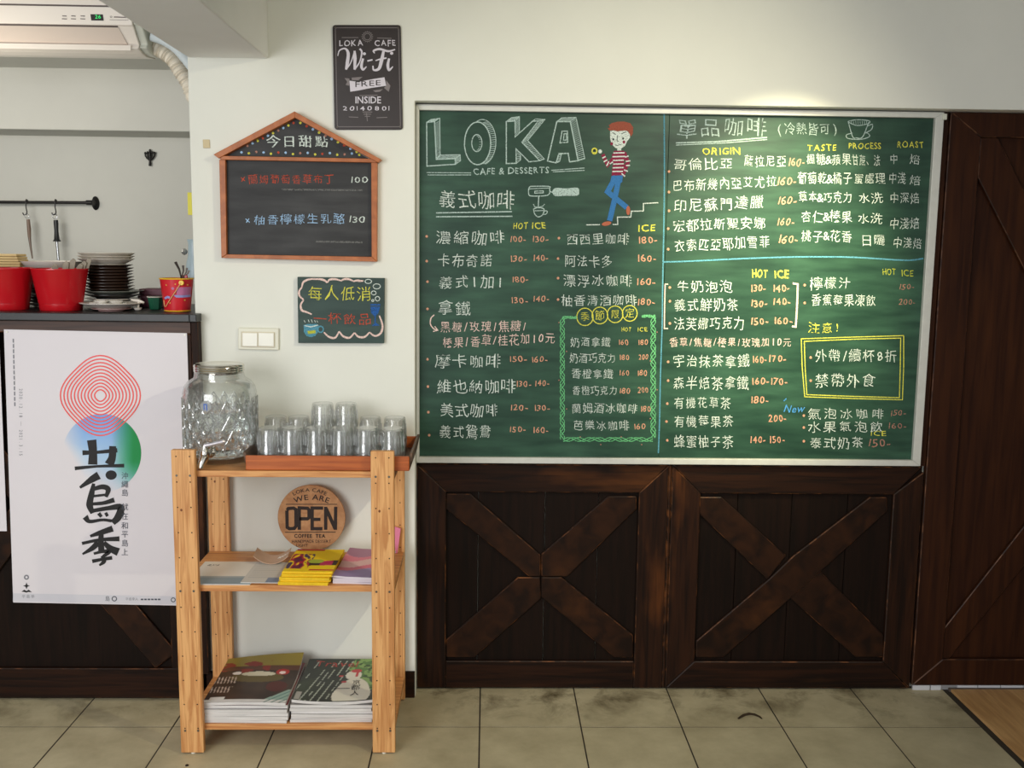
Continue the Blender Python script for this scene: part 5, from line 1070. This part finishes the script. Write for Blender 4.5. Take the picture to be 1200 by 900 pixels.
for x, y in ((195, 334), (218, 334), (215, 352), (199, 355), (220, 356), (206, 333)): i.ell('y', x, y, .9, .9, seg=5)
i.flush('printed_teacup', tn, TM)
for k, (px0, px1, py1, w) in enumerate(((212, 205.5, 307, .004), (213, 214.5, 311, .0035), (215, 219, 314, .003), (216, 221.5, 317, .003))):
    a, b = at(px0, 324, .06 + k * .006), at(px1, py1, .06 + k * .006); md = (a + b) / 2 + np.array([.004, 0, 0])
    t = thing('fork', f'dark metal utensil sticking out of the red pail, {ordn[k]} from the left', 'utensil', (float(a[0]), float(a[1]), ZK + .01), 'utensils in the red pail')
    link('shaft', MB().tube([(tinx + .004 * k, .055, ZK + .012), tuple(a), tuple(md), tuple(b)], w * .6, 8, rad=[.002, w * .7, w, w * 1.4]), mat('dark_steel_%s' % ordn[k], (70 + k * 35, 62 + k * 36, 56 + k * 36), .3, metal=.6), t, smooth=True)
a = at(215, 323.5, .07); tag(link('red_lid', MB().box(a[0] - .012, a[0] + .013, .075, .085, ZK + .02, a[2] + .004), M_red, bevel=.002), 'bit of red plastic poking out of the red pail', 'lid')
# things on the side of the passage
p = at(223.5, 238, .30)
tag(link('yellow_label', MB().box(p[0] - .012, -1.126, .298, .302, Z(223, 252, .3), Z(223, 225.5, .3)), mat('yellow_card_label', (226, 214, 60), .5)), 'narrow yellow label showing past the white wall edge', 'label')
jg = thing('hanging_jug', 'pale blue plastic jug showing past the white wall edge', 'jug', (-1.23, .45, 1.80))
M_pb = mat('pale_blue_plastic', (186, 206, 214), .3, trans=.3)
jx = X(228, 310, .45)
link('body', MB().lathe([(.001, 0), (.034, 0), (.037, .02), (.034, .07), (.026, .10), (.024, .15), (.028, .17), (.001, .17)], (jx, .45, Z(225, 327, .45)), 24), M_pb, jg, smooth=True)
link('knob', MB().lathe([(.001, -.014), (.010, -.010), (.014, 0), (.010, .010), (.001, .014)], (jx - .042, .45, Z(219, 295, .45)), 16), mat('satin_grey', (170, 170, 166), .3, metal=.6), jg, smooth=True)
link('bracket', MB().box(jx - .03, -1.126, .447, .453, Z(225, 318, .45), Z(225, 312, .45)), M_pb, jg)
# rail with hooks
YK = 1.93
M_iron = mat('black_iron', (34, 32, 32), .45, metal=.3)
rl = thing('utensil_rail', 'thin black iron utensil rail on the kitchen wall', 'rail', (X(50, 237, YK), YK, Z(50, 237, YK)))
a, b = at(-120, 236.2, YK), at(106, 237.5, YK)
link('bar', MB().tube([tuple(a), tuple(b)], .0085, 14), M_iron, rl, smooth=True)
o_ = link('wall_flange', MB().lathe([(.001, 0), (.034, 0), (.036, .006), (.026, .012), (.014, .02), (.013, .075), (.001, .078)], (0, 0, 0), 28), M_iron, rl, smooth=True); o_.data.transform(Matrix.Translation((b[0] + .004, 1.9995, b[2])) @ Matrix.Rotation(math.pi / 2, 4, 'X') @ Matrix.Diagonal((.6, 1.1, 1, 1)))
link('end_collar', MB().tube([(b[0] - .022, YK, b[2]), (b[0] + .010, YK, b[2])], .014, 16), M_iron, rl, smooth=True)
M_steel = mat('polished_steel', (176, 178, 180), .25, metal=.9)
for nm, px in (('left', 31.5), ('right', 65.5)):
    hx = X(px, 237, YK); z0_ = Z(px, 237, YK)
    pts = [(hx + .0, YK - .014 * math.cos(t), z0_ + .014 * math.sin(t)) for t in np.linspace(-.6, math.pi, 10)][::-1]
    pts = [(hx, YK + .013, z0_ - .006), (hx, YK + .008, z0_ + .012), (hx, YK - .005, z0_ + .015), (hx, YK - .014, z0_ + .004), (hx, YK - .014, z0_ - .03), (hx + .004, YK - .014, z0_ - .055), (hx + .002, YK - .02, z0_ - .070), (hx - .010, YK - .024, z0_ - .072), (hx - .016, YK - .024, z0_ - .060)]
    tag(link('s_hook', MB().tube(pts, .0035, 8), M_iron, smooth=True), f'small black S-hook on the rail, {nm} of the two', 'hook', 'hooks on the utensil rail')
hx = X(66, 260, YK - .02); Yk = YK - .0245
sh = thing('sharpening_steel', 'sharpening steel with a black handle hanging from the right hook', 'utensil', (hx, Yk, Z(66, 300, Yk)))
rz = Z(66, 253.5, Yk)
link('ring', MB().tube([(hx - .006 + .014 * math.cos(t), Yk, rz + .014 * math.sin(t)) for t in np.linspace(0, 2 * math.pi, 21)], .0018, 6), M_steel, sh, smooth=True)
zt_, zb2 = Z(66, 257.5, Yk), Z(66, 283, Yk)
link('handle', MB().lathe([(.001, zt_), (.012, zt_ - .002), (.013, zt_ - .02), (.011, (zt_ + zb2) / 2), (.015, zb2 + .012), (.021, zb2 + .004), (.021, zb2), (.001, zb2)], (hx, Yk, 0), 20), mat('black_handle', (30, 32, 34), .4), sh, smooth=True)
link('rod', MB().tube([(hx, Yk, zb2 + .001), (hx + .004, Yk, Z(67, 305, Yk))], .008, 12), M_steel, sh, smooth=True)
hx = X(33, 260, Yk); kn = thing('slim_knife', 'slim brownish knife hanging from the left hook', 'utensil', (hx, Yk, Z(36, 300, Yk)))
link('ring', MB().tube([(hx - .006 + .013 * math.cos(t), Yk, rz + .012 * math.sin(t)) for t in np.linspace(0, 2 * math.pi, 19)], .0016, 6), M_steel, kn, smooth=True)
link('handle', MB().tube([tuple(at(33, 257, Yk)), tuple(at(34, 268, Yk)), tuple(at(34.5, 278, Yk))], .01, 12, rad=[.009, .011, .009]), mat('brown_handle', (122, 100, 86), .4), kn, smooth=True)
link('blade', MB().tube([tuple(at(34.5, 278, Yk)), tuple(at(36, 290, Yk)), tuple(at(38, 303, Yk))], .006, 10, rad=[.0085, .006, .004]), mat('dull_blade', (120, 106, 96), .35, metal=.6), kn, smooth=True)
# crown-shaped hook
YQ = 1.985
cr = thing('coat_hook', 'small dark crown-shaped hook on the grey kitchen wall', 'hook', (X(175.5, 193, YQ), YQ, Z(175.5, 193, YQ)))
def q_(x, y): return tuple(at(220 * 0 + x / 4, y / 4, YQ))
link('backplate', MB().tube([q_(703, 706), q_(703, 720), q_(703, 760), q_(703, 778)], .01, 10, rad=[.004, .007, .006, .008]), M_iron, cr, smooth=True)
for d in (-1, 1):
    link('prong', MB().tube([q_(703 + d * 4, 750), q_(703 + d * 14, 742), q_(703 + d * 22, 730), q_(703 + d * 22, 718)], .0042, 8), M_iron, cr, smooth=True)
    link('prong', MB().tube([q_(703 + d * 3, 745), q_(703 + d * 10, 732), q_(703 + d * 11, 716)], .0036, 8), M_iron, cr, smooth=True)
for x in (-22, -11, 0, 11, 22): link('tip_ball', MB().lathe([(.001, -.009), (.0055, -.004), (.0065, 0), (.0055, .005), (.001, .009)], q_(703 + x, 712 + abs(x) * .3 - (6 if x == 0 else 0)), 12), M_iron, cr, smooth=True)

# ================================================================== AIR CONDITIONER
ac = thing('air_conditioner', 'white air conditioner high above the counter with a green lit display', 'air conditioner', (-2.0, .8, 2.65))
M_acw = mat('warm_white_plastic', (232, 224, 214), .3); M_acf = mat('flap_plastic', (214, 200, 188), .18); M_acg = mat('grey_gap', (90, 80, 76), .6); M_ace = mat('end_cap_plastic', (206, 208, 196), .35)
XA0, XA1 = -2.62, -1.574
def az(py, Y): return Z(90, py, Y)
prof = [(.64, 2.985), (.64, az(-6, .64)), (.655, az(6, .655)), (.680, az(28.5, .68)), (.690, az(30, .69)), (.76, az(52, .76)), (.745, az(56, .745)), (.80, az(62, .80)), (.86, az(66, .86)), (.98, az(68, .98)), (.98, 2.985)]
link('body', MB().prism_x(prof, XA0, XA1), M_acw, ac, bevel=.003, bseg=2)
def slab_on(Ya, pa, Yb, pb, x0, x1, m, name, lift=.002, x1b=None):
    za, zb = az(pa, Ya), az(pb, Yb); v = [(x0, Ya - lift, za), (x1, Ya - lift, za), (x1b or x1, Yb - lift, zb - lift), (x0, Yb - lift, zb - lift), (x0, Ya + .002, za), (x1, Ya + .002, za), (x1b or x1, Yb + .002, zb), (x0, Yb + .002, zb)]
    return link(name, MB().add(v, [(0, 3, 2, 1), (4, 5, 6, 7), (0, 1, 5, 4), (1, 2, 6, 5), (2, 3, 7, 6), (3, 0, 4, 7)]), m, ac)
slab_on(.686, 29.0, .692, 31.0, XA0 + .02, X(138, 30, .69), M_acg, 'gap')
slab_on(.694, 31.4, .757, 51, XA0 + .02, X(139, 32, .694), M_acf, 'flap', lift=.004, x1b=X(150, 51, .757))
slab_on(.750, 52.5, .748, 56, XA0 + .01, X(154, 54, .75), M_acw, 'lip', lift=.010)
slab_on(.655, 5.8, .656, 7.4, XA0 + .01, XA1 - .002, M_acg, 'gap', lift=.0015)
slab_on(.669, 16.5, .675, 23, X(106.5, 20, .67), X(121, 20, .67), M_tag_black, 'display_window', lift=.003)
M_led = mat('green_led', (30, 190, 90), .5, emit=1.2)
i = Ink(lambda p, lift: np.array([(lambda Y: at(a[0], a[1], Y - lift))(.669 + .006 * (a[1] - 16.5) / 6.5) for a in np.asarray(p)]), .005)
i.text('g', '26', 111, 118.5, 19.6, 4.2, jit=0); i.flush('digits', ac, {'g': M_led})
i = Ink(lambda p, lift: np.array([(lambda Y: at(a[0], a[1], Y - lift))(.655 + .025 * (a[1] - 6) / 22.5) for a in np.asarray(p)]), .0015)
for x in (75.5, 86, 97): i.line('g', [(x - 2.6, 18.6), (x + 2.6, 18.9)], 1.1); i.line('g', [(x - 3, 22), (x + 3, 22.3)], 1.0)
i.line('g', [(128.5, 23.1), (150.5, 23.6)], .5); i.line('g', [(133.5, 20), (137, 20), (149.5, 20.5)], 1.3); i.ell('g', 130.2, 19.8, 1.1, .9, w=.5); i.flush('printed_marks', ac, {'g': mat('grey_marks', (110, 100, 96), .6)})
prof2 = [(p_[0] + .012, p_[1] + (.006 if p_[1] < 2.9 else 0)) for p_ in prof]
link('end_cap', MB().prism_x([(a, b) for a, b in prof2], XA1 - .001, XA1 + .035), M_ace, ac, bevel=.006, bseg=2)
# hoses from the unit to the wall
M_hose = mat('white_corrugated', (222, 214, 198), .5)
YHs = .86
pts = [tuple(p_) for p_ in [at(x, y, YHs) for x, y in curve([(178, 54), (190, 60), (203, 70), (212, 84), (221, 98), (232, 122), (262, 150), (300, 165)], 10)]]
pts = [q for q in pts if q[0] < -1.13]
hs = tag(link('drain_hose', MB().tube(pts, .03, 14, rad=[.034 + .0045 * math.sin(k * 2.6) for k in range(len(pts))]), M_hose, smooth=True), 'ribbed white hose curving from the air conditioner behind the wall', 'hose')
pts = [tuple(p_) for p_ in [at(x, y, YHs - .075) for x, y in curve([(178, 42), (192, 47), (206, 56), (217, 68), (232, 86), (262, 110), (300, 120)], 8)]]
pts = [q for q in pts if q[0] < -1.13]
tag(link('refrigerant_pipe', MB().tube(pts, .024, 14), mat('pale_blue_insulation', (198, 208, 212), .5), smooth=True), 'smooth pale pipe above the ribbed hose of the air conditioner', 'pipe')
# dark scrap on the floor
p = atz(np.array([865., 868, 872, 878, 884, 890, 893]), np.array([842., 840, 837.5, 836.2, 837, 839.5, 842]), .003)
lf_ = MB().tube([tuple(a) for a in p], .006, 8, rad=[.004, .006, .008, .010, .009, .006, .003])
for k, v in enumerate(lf_.v): lf_.v[k] = (v[0], v[1], .0008 + max(0, (v[2] - .003)) * .35 + .001)
tag(link('dry_leaf', lf_, mat('dry_dark_leaf', (58, 44, 26), .8), smooth=True), 'dark curled leaf scrap lying on the floor tile under the right panel', 'leaf')
p = atz(np.array(219.), np.array(897.), .001)
tag(link('pebble', MB().lathe([(.001, .004), (.005, .003), (.006, 0)], (float(p[0]), float(p[1]), .0006), 10), M_hole), 'tiny dark crumb on the floor in front of the left rack post', 'crumb')
